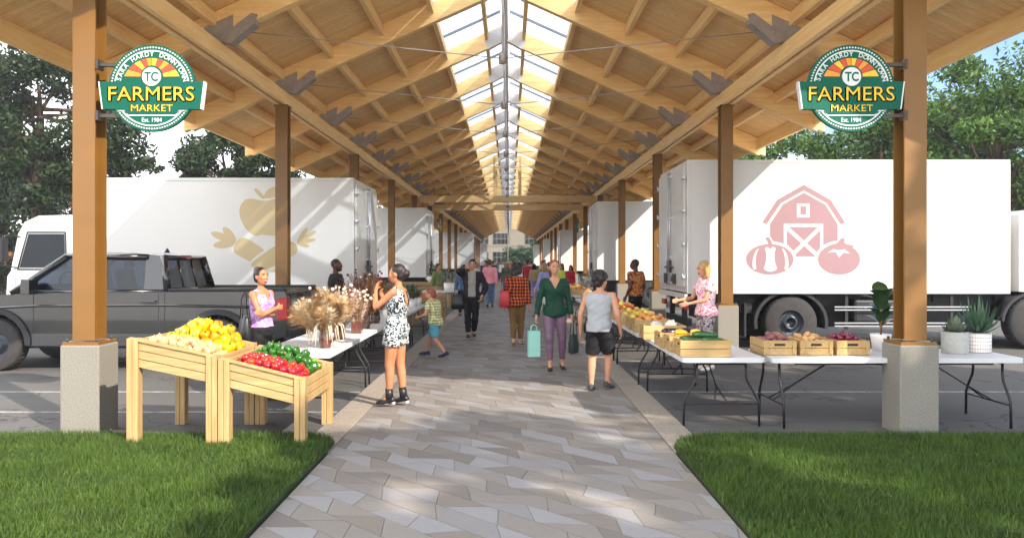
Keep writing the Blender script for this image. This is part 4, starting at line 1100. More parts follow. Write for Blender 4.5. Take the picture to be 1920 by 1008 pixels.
def bouquet(label, x, y, z, style, R_, H, group):
    mb = MB(); mats = [S_pamp, S_tan, S_brown, S_pink, S_plum, S_wht]
    n = {'pampas': 70, 'brown': 60, 'mixed': 44}[style]
    for i in range(n):
        a = frn.uniform(0, 6.28); e = frn.uniform(.05, 1.0)**.75; r = R_*e; h = H*math.sqrt(max(.05, 1-.72*e*e))*frn.uniform(.6, 1.12)
        tip = (r*math.cos(a), r*math.sin(a), h); base = (.02*math.cos(a), .02*math.sin(a), -.14)
        if style == 'pampas': feather(mb, base, tip, .085, 210, frn.choice([0,0,1,1]), .09)
        elif style == 'brown': feather(mb, base, tip, .05, 110, frn.choice([2,2,1,2]), .03)
        else: feather(mb, base, tip, .05, 90, frn.choice([0,1,2,3]), .06)
    if style == 'pampas':
        for i in range(34):
            a = frn.uniform(0, 6.28); r = R_*frn.uniform(.35, .62)
            p = [Vector((0,0,0)), Vector((r*.5*math.cos(a), r*.5*math.sin(a), .07)), Vector((r*.85*math.cos(a), r*.85*math.sin(a), .0)), Vector((r*math.cos(a), r*math.sin(a), -.20*frn.uniform(.7,1.1)))]
            mb.tube(p, [.003,.006,.008,.003], 5, 5)
    for i in range({'pampas': 3, 'brown': 16, 'mixed': 22}[style]):
        a = frn.uniform(0, 6.28); e = frn.uniform(.4, 1.05); r = R_*e; h = H*math.sqrt(max(.05, 1-.6*e*e))*frn.uniform(.8, 1.12)
        mb.tube([(0,0,0), (r*.6*math.cos(a), r*.6*math.sin(a), h*.7), (r*math.cos(a), r*math.sin(a), h)], .0015, 4, 2)
        mb.sphere((r*math.cos(a), r*math.sin(a), h), frn.uniform(.012, .024), 7, 5, frn.choice([3,3,5]) if style != 'brown' else frn.choice([3,4,4]))
    o = mb.build('dried_flowers', mats, loc=(x, y, z)); tag(o, label, 'dried flowers', group); return o
def vase(label, x, y, h, r, mat, style='round', group='vases of dried flowers on the left tables'):
    if style == 'square': m = MB().box((0,0,h/2), (2*r, 2*r, h)); m2 = m
    else: m = MB().lathe([(.001, .0), (r*.75, .0), (r*.82, .01), (r, h*.35), (r*.92, h*.62), (r*.62, h*.86), (r*.66, h), (r*.58, h), (r*.54, h*.86), (r*.5, h*.6)], n=20, cap=False)
    if style == 'handle': m.tube([(r*.7, 0, h*.85), (r*1.6, 0, h*.75), (r*1.75, 0, h*.5), (r*.9, 0, h*.3)], .018, 8)
    o = m.build('vase', mat, loc=(x, y, TZ+.001)); tag(o, label, 'vase', group); return o
C_vglass = M_vaseglass
def flowers(x, y, vl, fl, style, R_, H, h, r, mat, vs): vase(vl, x, y, h, r, mat, vs); bouquet(fl, x, y, TZ+h+.02, style, R_, H, 'bunches of dried flowers on the left tables')
flowers(-2.17, 9.15, 'brown jug with a ring handle under the big pampas bunch', 'wide cream pampas grass bunch with hanging tassels, nearest on the left table', 'pampas', .44, .46, .24, .075, C_vbrown, 'handle')
flowers(-2.22, 10.15, 'square smoky glass vase behind the pampas jug', 'loose bunch of pale pink buds behind the pampas grass', 'mixed', .34, .46, .21, .06, M_vaseglass, 'square')
flowers(-2.16, 11.0, 'small dark square vase third along the left table', 'thin cream and pink bud sprays in the small dark vase', 'mixed', .28, .44, .17, .07, C_vbrown, 'square')
flowers(-2.18, 11.75, 'dark brown jug under the tall rusty brown grasses', 'tall rusty brown grass bunch behind the pink buds', 'brown', .46, .62, .26, .08, C_vbrown, 'handle')
flowers(-2.2, 12.75, 'clear smoky vase at the back of the vase row', 'tan and plum dried bunch by the woman in the patterned romper', 'brown', .40, .56, .22, .08, M_vaseglass, 'round')

# ================================================================ potted plants
L_green = produce_mat('dark_glossy_leaf', rgb(44,76,40), .35, .3, rgb(30,56,34), 8, .3); L_agave = produce_mat('blue_green_agave_leaf', rgb(76,108,78), .5, .25, rgb(52,84,66), 10, 0); L_succ = produce_mat('grey_green_succulent_leaf', rgb(96,108,84), .55, .25, coat=0)
C_pot1 = plain('white_ceramic_pot', rgb(232,228,222), .5, 0, .05, 12); C_pot2 = plain('grey_concrete_pot', rgb(168,168,162), .85, 0, .12, 26, .3)
t = NT('grid_pattern_pot'); v = t.co(); s_ = t.sep(v)
ga = t.math('LESS_THAN', t.math('FRACT', t.math('MULTIPLY', s_[2], 24)), .14)
an = t.math('ARCTAN2', s_[1], s_[0]); gb = t.math('LESS_THAN', t.math('FRACT', t.math('MULTIPLY', an, 5.1)), .14)
t.set(color=t.mix(t.math('MAXIMUM', ga, gb), rgb(238,232,226), rgb(176,150,140)), rough=.5); C_pot3 = t.mat
def leaf(mb, base, tip, w, m=0, curve=.1, nrm=Vector((0,0,1)), n=6):
    base, tip = Vector(base), Vector(tip); ax = tip-base; s = ax.cross(nrm); s = s.normalized() if s.length > 1e-4 else Vector((1,0,0)); up = s.cross(ax).normalized()
    rg = []
    for i in range(n+1):
        u = i/n; c = base+ax*u+up*curve*math.sin(u*math.pi)*ax.length; ww = w*max(.04, math.sin(min(1, u*.93+.07)*math.pi)**.75)
        rg.append([c-s*ww+up*ww*.18, c, c+s*ww+up*ww*.18])
    mb.rings(rg, m, cap=False, closed=False)
def potted(name, label, x, y, z, pot, plant_label_cat='potted plant', group=None, sc=1.):
    t = thing(name, label, plant_label_cat, (x, y, z), 0, group); t.scale = (sc,)*3; return t
t = potted('potted_plant', 'broad leaved rubber plant in a white pot partly behind the post', 4.24, 8.86, TZ+.001, None, group='potted plants on the onion table')
MB().lathe([(.001,0),(.085,0),(.11,.16),(.115,.19),(.10,.19),(.095,.15)], n=24, cap=False).build('pot', C_pot1, t)
MB().lathe([(.001,.155),(.097,.15)], n=16, cap=False).build('soil', M_soil, t)
m = MB(); m.tube([(0,0,.15),(.01,0,.35),(-.01,.01,.6)], [.012,.010,.006], 7); m.build('stem', S_brown, t)
m = MB(); q = random.Random(4)
for i in range(13):
    a = i*2.4; h = .3+.028*i; r = q.uniform(.15, .23); leaf(m, (0,0,h-.03), (r*math.cos(a), r*math.sin(a), h+q.uniform(.04,.2)), .085, 0, .12)
m.build('foliage', L_green, t)
t = potted('potted_plant', 'grey green succulent in a grey concrete pot beside the post', 4.95, 8.62, TZ+.001, None, group='potted plants on the onion table')
MB().lathe([(.001,0),(.13,0),(.135,.01),(.14,.235),(.12,.24),(.115,.2)], n=28, cap=False).build('pot', C_pot2, t)
m = MB()
for i in range(38):
    a = i*2.4; e = .15+.85*i/38; leaf(m, (.02*math.cos(a),.02*math.sin(a),.22), (.15*e*math.cos(a), .15*e*math.sin(a), .24+.22*(1-e*.75)), .030, 0, -.12)
m.build('foliage', L_succ, t)
t = potted('potted_plant', 'spiky agave in a white grid pattern pot at the table end', 5.27, 8.72, TZ+.001, None, group='potted plants on the onion table')
MB().lathe([(.001,0),(.12,0),(.13,.012),(.132,.215),(.118,.22),(.112,.18)], n=28, cap=False).build('pot', C_pot3, t)
m = MB(); q = random.Random(9)
for i in range(46):
    a = i*2.4; e = (i/46)**.7; L_ = q.uniform(.26, .36)*(1.15-.25*e); el = R(84-66*e); leaf(m, (0,0,.2), (L_*math.cos(el)*math.cos(a), L_*math.cos(el)*math.sin(a), .2+L_*math.sin(el)*1.25), .019, 0, -.07)
m.build('foliage', L_agave, t)
# more pots on the left tables
def bushy(label, x, y, z, potmat, R_, H, seed, green=L_green, pr=.11, ph=.17):
    t = potted('potted_plant', label, x, y, z, None, group='potted plants on the left tables'); q = random.Random(seed)
    MB().lathe([(.001,0),(pr*.85,0),(pr,ph),(pr*.88,ph),(pr*.85,ph-.03)], n=20, cap=False).build('pot', potmat, t)
    m = MB()
    for i in range(70):
        a = q.uniform(0, 6.28); e = q.random()**.6; h = ph+H*q.uniform(.1, 1)*(1-.4*e); c = (R_*e*math.cos(a)*.7, R_*e*math.sin(a)*.7, h)
        leaf(m, c, (c[0]+.10*math.cos(a), c[1]+.10*math.sin(a), h+q.uniform(-.02,.1)), .03, 0, .1)
    m.build('foliage', green, t)
bushy('dark leafy pot plant behind the woman in the romper', -2.45, 15.2, TZ+.001, C_pot1, .22, .42, 11)
bushy('tall dark cactus like pot plant beside the boy', -2.7, 16.4, TZ+.001, C_pot1, .16, .55, 12)
bushy('leafy plant in a white pot near the boy in plaid', -2.25, 17.6, TZ+.001, C_pot1, .18, .35, 13, L_agave)
bushy('bright green bushy plant in a big white pot on the small far table', -2.05, 26.5, TZ+.001, C_pot1, .3, .5, 14, L_green, .2, .26)
bushy('dark green shrub in a pot on the wooden planter bin', -3.0, 30.0, .96, C_pot1, .3, .6, 15, L_green, .18, .2)
for i, (x, y) in enumerate(((-2.15, 13.9), (-2.2, 14.6), (-2.15, 16.9), (-2.15, 18.0))):
    bushy(['small white pot of leaves at the near end of the third left table', 'small white pot of leaves mid way along the third left table', 'small white pot of leaves right beside the boy', 'small white pot of leaves at the far end past the boy'][i], x, y, TZ+.001, C_pot1, .13, .18, 20+i, L_succ, .12, .17)
# ================================================================ people
def solid(mb, name, mat, voxel=.009, it=4, fold=0., seed=0):
    """fuse overlapping pieces into one continuous surface"""
    me = bpy.data.meshes.new('tmp'); me.from_pydata(mb.v, [], mb.f)
    bm = bmesh.new(); bm.from_mesh(me); bmesh.ops.recalc_face_normals(bm, faces=bm.faces); bm.to_mesh(me); bm.free()
    o = bpy.data.objects.new('tmp', me); COL.objects.link(o)
    r = o.modifiers.new('r', 'REMESH'); r.mode = 'VOXEL'; r.voxel_size = voxel; r.use_smooth_shade = True
    s = o.modifiers.new('s', 'SMOOTH'); s.factor = .5; s.iterations = it
    dg = bpy.context.evaluated_depsgraph_get(); out = bpy.data.meshes.new_from_object(o.evaluated_get(dg))
    bpy.data.objects.remove(o); bpy.data.meshes.remove(me)
    n = len(out.vertices); co = np.empty(n*3, np.float32); out.vertices.foreach_get('co', co); co = co.reshape(-1, 3)
    if fold and n:
        nr = np.empty(n*3, np.float32); out.vertices.foreach_get('normal', nr); nr = nr.reshape(-1, 3)
        ph = seed*1.7
        w = np.sin(co[:,2]*38+np.sin(co[:,0]*17+ph)*2.2+co[:,1]*11)*.6+np.sin(co[:,2]*71+co[:,0]*43+ph)*.4
        co += nr*(w*fold)[:, None]; out.vertices.foreach_set('co', co.ravel())
    out.name = name; out.materials.clear(); out.materials.append(mat); out.update()
    return out
def attach(name, me, parent):
    o = bpy.data.objects.new(name, me); COL.objects.link(o); o.parent = parent; return o
def ik(a, t, l1, l2, pole):
    a, t, pole = Vector(a), Vector(t), Vector(pole); d = t-a; L = min(d.length, (l1+l2)*.999); u = d.normalized(); t = a+u*L
    x = (l1*l1-l2*l2+L*L)/(2*L); h = math.sqrt(max(0, l1*l1-x*x)); p = pole-u*pole.dot(u); p = p.normalized() if p.length > 1e-5 else Vector((0,1,0))
    return a+u*x+p*h, t
def skin_mat(name, c):
    t = NT(name); n = t.noise(t.co(), 12, 3); t.set(color=t.ramp(n, [(.3, mul(c, .9)), (.7, mul(c, 1.08))]), rough=.5, spec=.35, sss=.06); t.b.inputs['Subsurface Radius'].default_value = (.02,.008,.005); MATS[name] = t.mat; return t.mat
SK_light = skin_mat('light_skin', rgb(190,138,108)); SK_tan = skin_mat('tan_skin', rgb(174,116,82)); SK_dark = skin_mat('dark_skin', rgb(92,56,42)); SK_mid = skin_mat('medium_skin', rgb(180,122,90))
def hair_mat(name, c):
    t = NT(name); v = t.co((60, 60, 6)); n = t.noise(v, 1.5, 5, .7, .5); t.set(color=t.ramp(n, [(.3, mul(c, .55)), (.7, mul(c, 1.45))]), rough=.45, spec=.4); t.bump(n, .6, .006); MATS[name] = t.mat; return t.mat
HR_black = hair_mat('black_hair', rgb(34,26,24)); HR_brown = hair_mat('brown_hair', rgb(74,48,34)); HR_blond = hair_mat('blonde_hair', rgb(178,140,86)); HR_auburn = hair_mat('auburn_hair', rgb(128,68,44)); HR_light = hair_mat('light_brown_hair', rgb(150,110,72))
def cloth(name, c, rough=.85, var=.12, **kw): 
    t = NT(name); v = t.co(); n = t.noise(v, 7, 5, .65); t.set(color=t.ramp(n, [(.3, mul(c, 1-var)), (.7, mul(c, 1+var))]), rough=rough, spec=.25, **kw); t.bump(t.noise(v, 220, 2), .15, .002); t.bump; MATS[name] = t.mat; return t.mat
def plaid(name, base, c2, c3, f=14):
    t = NT(name); s_ = t.sep(t.co()); u = t.math('ADD', s_[0], t.math('MULTIPLY', s_[1], .6))
    a = t.math('LESS_THAN', t.math('FRACT', t.math('MULTIPLY', u, f)), .48); b = t.math('LESS_THAN', t.math('FRACT', t.math('MULTIPLY', s_[2], f)), .48)
    c = t.math('LESS_THAN', t.math('FRACT', t.math('ADD', t.math('MULTIPLY', u, f), .26)), .1); d = t.math('LESS_THAN', t.math('FRACT', t.math('ADD', t.math('MULTIPLY', s_[2], f), .26)), .1)
    k = t.math('MULTIPLY', t.math('ADD', a, b), .5)
    col = t.mix(k, base, c2); col = t.mix(t.math('MULTIPLY', t.math('MAXIMUM', c, d), .8), col, c3); t.set(color=col, rough=.85, spec=.2); MATS[name] = t.mat; return t.mat
def printed(name, stops, scale=16, rough=.7, dist=2.):
    t = NT(name); n = t.noise(t.co(), scale, 3, .6, dist); t.set(color=t.ramp(n, stops, 'CONSTANT'), rough=rough, spec=.3); MATS[name] = t.mat; return t.mat
M_eye = plain('eye_white', rgb(176,168,160), .25, 0, .02, 9, 0); M_iris = plain('dark_iris', rgb(34,22,16), .2, 0, .05, 9, 0); M_lip = plain('lip_skin', rgb(150,66,62), .4, 0, .05, 9, 0); M_teeth = plain('teeth', rgb(236,230,220), .3, 0, .02, 9, 0)
PROF = {'m': [(.470,.045,.05),(.50,.088,.068),(.545,.095,.072),(.60,.088,.064),(.645,.087,.062),(.70,.099,.068),(.755,.108,.070),(.795,.112,.060),(.822,.088,.047),(.846,.038,.036)],
        'f': [(.470,.045,.05),(.495,.092,.070),(.535,.099,.076),(.585,.084,.062),(.625,.072,.054),(.68,.081,.062),(.73,.090,.073),(.775,.096,.058),(.815,.078,.043),(.845,.032,.032)]}
def person(label, x, y, rz, H, sex, skin, hair, hairstyle, top, bottom, shoe, pose, far=False, group=None, hk=None, beard=None, smile=False):
    t = thing('person', label, 'person', (x, y, KZ if abs(x) < 1.9 else .002), rz, group)
    vox = .018 if far else .0085
    k = H/1.72; hk = hk or k
    lean = Vector((*pose.get('lean', (0, 0)), 0)); tw = pose.get('twist', 0); shift = Vector((*pose.get('shift', (0, 0)), 0))
    prof = PROF[sex]; drop = pose.get('drop', 0)-((shoe[2].get('heel', 0)*.85) if shoe and len(shoe) > 2 else 0)
    def spine(z): return shift+lean*max(0, min(1, (z/H-.5)/.33))+Vector((0,0,z-drop))
    def rot(z): return tw*max(0, min(1, (z/H-.5)/.3))
    def torso(inf=0., z0=.47, z1=.846, n=22, flare=0.):
        rg = []; zs = [q[0] for q in prof]; lst = [q for q in prof if z0 < q[0] < z1]
        def at(z):
            for a, b in zip(prof, prof[1:]):
                if a[0] <= z <= b[0]:
                    u = (z-a[0])/(b[0]-a[0]); return (z, a[1]+(b[1]-a[1])*u, a[2]+(b[2]-a[2])*u)
            return prof[0] if z < prof[0][0] else prof[-1]
        for z, wx, wy in [at(z0)]+lst+[at(z1)]:
            c = spine(z*H); a_ = rot(z*H); fx = flare*max(0, (.6-z)/.12) if z < .6 else 0
            ring = []
            for i in range(n):
                a = 2*math.pi*i/n; ca, sa = math.cos(a), math.sin(a); e = .82
                px = (wx*H+inf+fx)*math.copysign(abs(ca)**e, ca); py = (wy*H+inf+fx)*math.copysign(abs(sa)**e, sa)
                if sex == 'f' and sa < 0 and .68 < z < .775: py -= .012*k*abs(math.sin(2*a)) if abs(ca) < .9 else 0
                if sa > 0 and .49 < z < .56: py += .012*k
                ring.append(c+Vector((px*math.cos(a_)-py*math.sin(a_), px*math.sin(a_)+py*math.cos(a_), 0)))
            rg.append(ring)
        return MB().rings(rg)
    J = {}
    shw = (.112 if sex == 'm' else .099)*H
    for s, nm in ((1, 'L'), (-1, 'R')):
        hz = .515*H; hip = spine(hz)+Vector((s*.052*H, 0, 0))
        f = pose.get('foot'+nm, (s*.09, 0, 0, 0)); fx, fy, fz, yaw = f[:4]; pitch = f[4] if len(f) > 4 else 0
        ank = Vector((fx, fy, fz+.052*H))
        kn, ank = ik(hip, ank, .240*H, .228*H, pose.get('knee'+nm, (s*.1+math.sin(yaw)*.5, -1, 0)))
        a_ = rot(.8*H); sh = spine(.803*H)+Vector((s*shw*math.cos(a_), s*shw*math.sin(a_), 0))
        w = Vector(pose.get('hand'+nm, (s*.24*k, .0, .49*H)))
        el, wr = ik(sh, w, .172*H, .150*H, pose.get('elbow'+nm, (s*.4, 1, -.2)))
        J[nm] = dict(hip=hip, knee=kn, ank=ank, yaw=yaw, pitch=pitch, sh=sh, el=el, wr=wr, s=s)
    def leg(mb, j, inf=0., end=1., loose=0.):
        """loose adds fullness"""
        h, n_, a = j['hip'], j['knee'], j['ank']
        pts = []; g = 1.0 if sex == 'm' else 1.04
        for u in (0, .12, .5, .85, 1.0): pts.append((h.lerp(n_, u), [.052,.054,.046,.037,.035][[0,.12,.5,.85,1.0].index(u)]*g, u*.5))
        for u in (.15, .32, .6, .88, 1.0): pts.append((n_.lerp(a, u)+Vector((0, .008*k if .1 < u < .7 else 0, 0)), [.0335,.0345,.028,.021,.021][[.15,.32,.6,.88,1.0].index(u)], .5+u*.5))
        P = []; r = []
        for p, q, u in pts:
            if u <= end+1e-6: P.append(p); r.append(q*H+inf+loose*u)
        if end < 1 and pts:
            for (p, q, u), (p2, q2, u2) in zip(pts, pts[1:]):
                if u < end < u2: v = (end-u)/(u2-u); P.append(p.lerp(p2, v)); r.append((q+(q2-q)*v)*H+inf+loose*end)
        mb.tube(P, r, 14)
        mb.sphere(P[0], r[0], 12, 8)
    def arm(mb, j, inf=0., end=1., loose=0.):
        s_, e, w = j['sh'], j['el'], j['wr']; g = 1. if sex == 'm' else .86
        pts = [(s_.lerp(e, u), q*g, u*.5) for u, q in ((0,.032),(.2,.031),(.5,.028),(.9,.024),(1,.0235))]+[(e.lerp(w, u), q*g, .5+u*.5) for u, q in ((.12,.0245),(.35,.0235),(.7,.018),(1,.0155))]
        P = []; r = []
        for p, q, u in pts:
            if u <= end+1e-6: P.append(p); r.append(q*H+inf+loose*u)
        for (p, q, u), (p2, q2, u2) in zip(pts, pts[1:]):
            if u < end < u2: v = (end-u)/(u2-u); P.append(p.lerp(p2, v)); r.append((q+(q2-q)*v)*H+inf+loose*end)
        mb.tube(P, r, 12); mb.sphere(P[0], r[0]*1.02, 12, 8); 
        c = spine(.79*H); mb.cap(P[0], P[0].lerp(c, .5), r[0], r[0]*1.15)
    def hand(mb, j, nm):
        w = j['wr']; d = (w-j['el']).normalized(); d = Vector(pose.get('hdir'+nm, d)).normalized()
        nrm = Vector(pose.get('palm'+nm, (-j['s'], 0, 0))); nrm = (nrm-d*nrm.dot(d)).normalized(); sd = d.cross(nrm).normalized()
        if sd.y > 0 and 'palm'+nm not in pose: sd = -sd        # thumb side forwards
        z = k*(1 if sex == 'm' else .9); pe = w+d*.092*z
        curl = pose.get('curl'+nm, .45)
        mb.cap(w, w+d*.03*z, .026*z, .028*z, 8)
        for q in (-.030, -.010, .010, .030): mb.cap(w+d*.02*z+sd*q*.7*z, pe+sd*q*z, .0155*z, .0135*z, 8)
        for q, L in ((-.032,.062),(-.011,.076),(.011,.082),(.032,.072)):
            b = pe+sd*q*z; d1 = (d*math.cos(curl*.8)+nrm*math.sin(curl*.8)); d2 = (d*math.cos(curl*1.9)+nrm*math.sin(curl*1.9)); d3 = (d*math.cos(curl*2.9)+nrm*math.sin(curl*2.9))
            p1 = b+d1*L*.45*z; p2 = p1+d2*L*.32*z; p3 = p2+d3*L*.25*z
            mb.tube([b-d*.01*z, b, p1, p2, p3], [.0105*z,.0102*z,.0095*z,.0088*z,.007*z], 8)
        b = w+d*.03*z+sd*.026*z; p1 = b+(d*.55+sd*.75+nrm*.25).normalized()*.04*z; p2 = p1+(d*.85+sd*.25+nrm*.4).normalized()*.034*z
        mb.tube([b-d*.012*z-sd*.008*z, b, p1, p2], [.016*z,.0145*z,.0115*z,.0088*z], 8)
    # head frame
    nb = spine(.835*H); hp = pose.get('head', (0, 0, 0))                       # yaw, pitch, roll
    HM = Matrix.Rotation(hp[0], 3, 'Z') @ Matrix.Rotation(hp[1], 3, 'X') @ Matrix.Rotation(hp[2], 3, 'Y')
    hc0 = Vector((0, -.012*hk, .118*hk+ (H-drop-.235*hk-nb.z)))                 # skull centre above the neck root
    def HP(p): return nb+HM @ (hc0+Vector(p)*hk)
    b = torso()
    for nm in 'LR':
        leg(b, J[nm]); arm(b, J[nm])
        if not far: hand(b, J[nm], nm)
        else: b.cap(J[nm]['wr'], J[nm]['wr']+(J[nm]['wr']-J[nm]['el']).normalized()*.12*k, .03*k, .022*k, 8)
        a = J[nm]['ank']; yv = J[nm]['yaw']; b.cap(a, a+Vector((math.sin(yv)*.05, -math.cos(yv)*.05, -.045*k)), .036*k, .03*k, 8)
    b.cap(nb+Vector((0,.012*k,-.03*k)), HP((0,.015,-.06)), (.052 if sex == 'm' else .043)*k, (.050 if sex == 'm' else .041)*k)
    b.cap(spine(.79*H)+Vector((0,.01,0)), nb, .07*k, .045*k)
    def hs(p, r, q=None): b.sphere(HP(p), [a*hk for a in r], 16, 12, 0, HM if q is None else HM @ q)
    hs((0,.012,.022), (.076,.097,.095)); F = sex == 'f'; hs((0,-.018,-.035), (.060 if F else .064,.074,.085)); hs((0,-.045,-.080), (.031 if F else .040,.040,.028 if F else .032))
    hs((0,-.062,-.012), (.058,.030,.055))
    if not far:
        b.cap(HP((0,-.090,.016)), HP((0,-.106 if F else -.110,-.022)), .0080*hk, .0105*hk if F else .013*hk, 8); hs((.011,-.1,-.026), (.010,.011,.009)); hs((-.011,-.1,-.026), (.010,.011,.009))
        for s in (-1, 1):
            hs((s*.077,.008,-.008), (.010,.022,.032)); hs((s*.034,-.076,-.022), (.020,.016,.018)); hs((s*.03,-.080 if F else -.083,.034), (.024,.010,.007))
        hs((0,-.093,-.053), (.024,.010,.008)); hs((0,-.091,-.064), (.020,.010,.007))
    body = attach('body', solid(b, 'body', skin, vox, 5 if not far else 3), t)
    if not far:
        for s in (-1, 1):
            e = MB().sphere(HP((s*.0315,-.0825,.012)), [.0135*hk,.0105*hk,.0066*hk], 12, 8, 0, HM); e.sphere(HP((s*.0315,-.0900,.012)), [.0068*hk,.0048*hk,.0064*hk], 10, 6, 1, HM); e.tube([HP((s*.017,-.0885,.0135)), HP((s*.0315,-.0945,.0195)), HP((s*.0465,-.0865,.014))], .0026*hk, 6, 1); e.build('eye', [M_eye, M_iris], body)
            MB().cap(HP((s*.016,-.0935,.036)), HP((s*.046,-.086,.038)), .0042*hk, .003*hk, 6).build('eyebrow', hair if hair is not HR_blond else HR_light, body)
        m = MB(); 
        if smile:
            m.cap(HP((-.021,-.0985,-.056)), HP((.021,-.0985,-.056)), .0044*hk, .0044*hk, 8, 1); 
        m.tube([HP((-.027,-.094,-.052 if smile else -.058)), HP((-.012,-.102,-.0515)), HP((.012,-.102,-.0515)), HP((.027,-.094,-.052 if smile else -.058))], .0042*hk, 6, 0)
        m.tube([HP((-.025,-.094,-.055 if smile else -.060)), HP((-.010,-.1015,-.0655)), HP((.010,-.1015,-.0655)), HP((.025,-.094,-.055 if smile else -.060))], .0048*hk, 6, 0)
        m.build('mouth', [M_lip, M_teeth], body)
    # hair
    if hair is not None:
        h = MB()
        def hh(p, r, q=None): h.sphere(HP(p), [a*hk for a in r], 16, 12, 0, HM if q is None else HM @ q)
        if hairstyle == 'cropped': hh((0,.020,.034), (.079,.094,.090))
        else:
            hh((0,.026,.036), (.085,.098,.094)); hh((0,.055,-.02), (.072,.064,.07))
        if hairstyle == 'short': hh((0,-.035,.098), (.058,.045,.028)); hh((.02,-.02,.115), (.045,.05,.025))
        if hairstyle == 'bun': hh((0,.085,.085), (.052,.05,.05)); 
        if hairstyle == 'lowbun': hh((0,.125,.0), (.055,.05,.052))
        if hairstyle == 'ponytail': h.tube([HP((0,.11,.03)), HP((0,.16,-.02)), HP((.01,.14,-.15)), HP((0,.12,-.24))], [.03*hk,.036*hk,.03*hk,.008*hk], 10)
        if hairstyle == 'long':
            for q in (-.07, -.045, 0, .045, .07):
                h.tube([HP((q, .05-.2*abs(q), .03)), HP((q*1.25, .07-.3*abs(q), -.08)), HP((q*1.35, .06-.4*abs(q), -.17)), HP((q*1.2, .055, -.22))], [.042*hk,.044*hk,.036*hk,.014*hk], 10)
        if hairstyle == 'bob':
            for q in (-.078, -.05, 0, .05, .078):
                h.tube([HP((q, .03-.15*abs(q), .05)), HP((q*1.12, .045-.45*abs(q), -.05)), HP((q*1.15, .04-.55*abs(q), -.115)), HP((q*1.0, .03-.4*abs(q), -.15))], [.036*hk,.042*hk,.036*hk,.014*hk], 10)
        if hairstyle in ('curly', 'mop'):
            q = random.Random(len(label))
            for i in range(70):
                a = q.uniform(0, 6.28); e = q.uniform(-.35, 1.45); p = (.088*math.cos(a)*math.cos(e), .024+.1*math.sin(a)*math.cos(e), .04+.1*math.sin(e))
                if p[1] < -.05 and p[2] < .085: continue
                if p[1] < .0 and p[2] < .02: continue
                r = q.uniform(.02, .032)*(1.2 if hairstyle == 'curly' else .95); hh(p, (r, r, r))
            if hairstyle == 'curly':
                for i in range(40):
                    a = q.uniform(.2, 2.94); r = q.uniform(.022, .036); hh((.10*math.cos(a), .03+.085*math.sin(a), q.uniform(-.12, .03)), (r, r, r))
        attach('hair', solid(h, 'hair', hair, .011 if not far else .02, 2, .002, 3), t)
    if beard is not None:
        q = MB().sphere(HP((0,-.052,-.078)), [.052*hk,.052*hk,.042*hk], 14, 10, 0, HM)
        for s in (-1, 1): q.sphere(HP((s*.055,-.022,-.045)), [.018*hk,.035*hk,.045*hk], 10, 8, 0, HM)
        attach('beard', solid(q, 'beard', beard, .009, 2), t)
    # clothes
    def garment(name, kind, mat, **g):
        m = MB()
        if kind == 'top':
            i_ = g.get('inf', .014); m = torso(i_, g.get('z0', .52), g.get('z1', .832), 24, g.get('flare', .006))
            sl = g.get('sleeve', .22)
            for nm in 'LR':
                j = J[nm]
                if sl > 0: arm(m, j, i_*.8, sl, g.get('loose', .012))
                else:
                    c = spine(.79*H); m.cap(j['sh'].lerp(c, .28)+Vector((0,0,.012*k)), j['sh'].lerp(c, .62)+Vector((0,0,.03*k)), .026*H, .03*H)
        elif kind == 'bottom':
            i_ = g.get('inf', .010); m = torso(i_, .47, g.get('z1', .605), 24)
            for nm in 'LR': leg(m, J[nm], i_, g.get('end', .97), g.get('loose', .008))
        me = solid(m, name, mat, .012 if not far else .02, 3, g.get('fold', .0055 if not far else .004), len(label))
        if kind == 'top' and (g.get('open') or g.get('vneck') or g.get('lowback')):
            bm = bmesh.new(); bm.from_mesh(me); kill = []
            for f in bm.faces:
                c = f.calc_center_median(); r = c-spine(c.z+drop); zz = (c.z+drop)/H
                if g.get('open') and abs(r.x) < g['open'] and r.y < 0: kill.append(f)
                elif g.get('vneck') and r.y < 0.02 and abs(r.x) < (zz-g['vneck'])*H*.55: kill.append(f)
                elif g.get('lowback') and r.y > -.01 and abs(r.x) < .055*k and zz > g['lowback']: kill.append(f)
            bmesh.ops.delete(bm, geom=kill, context='FACES'); bm.to_mesh(me); bm.free()
        return attach(name, me, t)
    for g in bottom: garment(g[0], 'bottom', g[1], **(g[2] if len(g) > 2 else {}))
    for g in top: garment(g[0], 'top', g[1], **(g[2] if len(g) > 2 else {}))
    # shoes
    if shoe:
        nmS, smat = shoe[0], shoe[1]; opt = shoe[2] if len(shoe) > 2 else {}
        for nm in 'LR':
            j = J[nm]; a = j['ank']; yv = j['yaw']; d = Vector((math.sin(yv), -math.cos(yv), 0)); sd = Vector((math.cos(yv), math.sin(yv), 0))
            z = k*opt.get('size', 1); pt = j['pitch']+opt.get('heel', 0)*4.2
            dd = (d*math.cos(pt)-Vector((0,0,1))*math.sin(pt)); uu = (d*math.sin(pt)+Vector((0,0,1))*math.cos(pt))
            base = a-uu*(.072*z)+dd*.0
            mm = MB(); rg = []
            for q, w, hgt in ((-.068,.020,.045),(-.055,.034,.070),(-.02,.037,.082),(.03,.037,.072),(.08,.043,.052),(.12,.045,.042),(.155,.038,.034),(.178,.022,.022)):
                ring = []
                bend = max(0, q-.09)*math.tan(max(0, min(pt, 1.0)))*.9
                for i in range(12):
                    th = 2*math.pi*i/12; cx, cz = math.cos(th), math.sin(th)
                    zz = hgt*z*(.5+.5*cz) if cz > -.3 else 0
                    ring.append(base+dd*q*z+Vector((0,0,bend*z))+sd*w*z*cx*(1 if cz < .2 else .85)+uu*zz)
                rg.append(ring)
            mm.rings(rg)
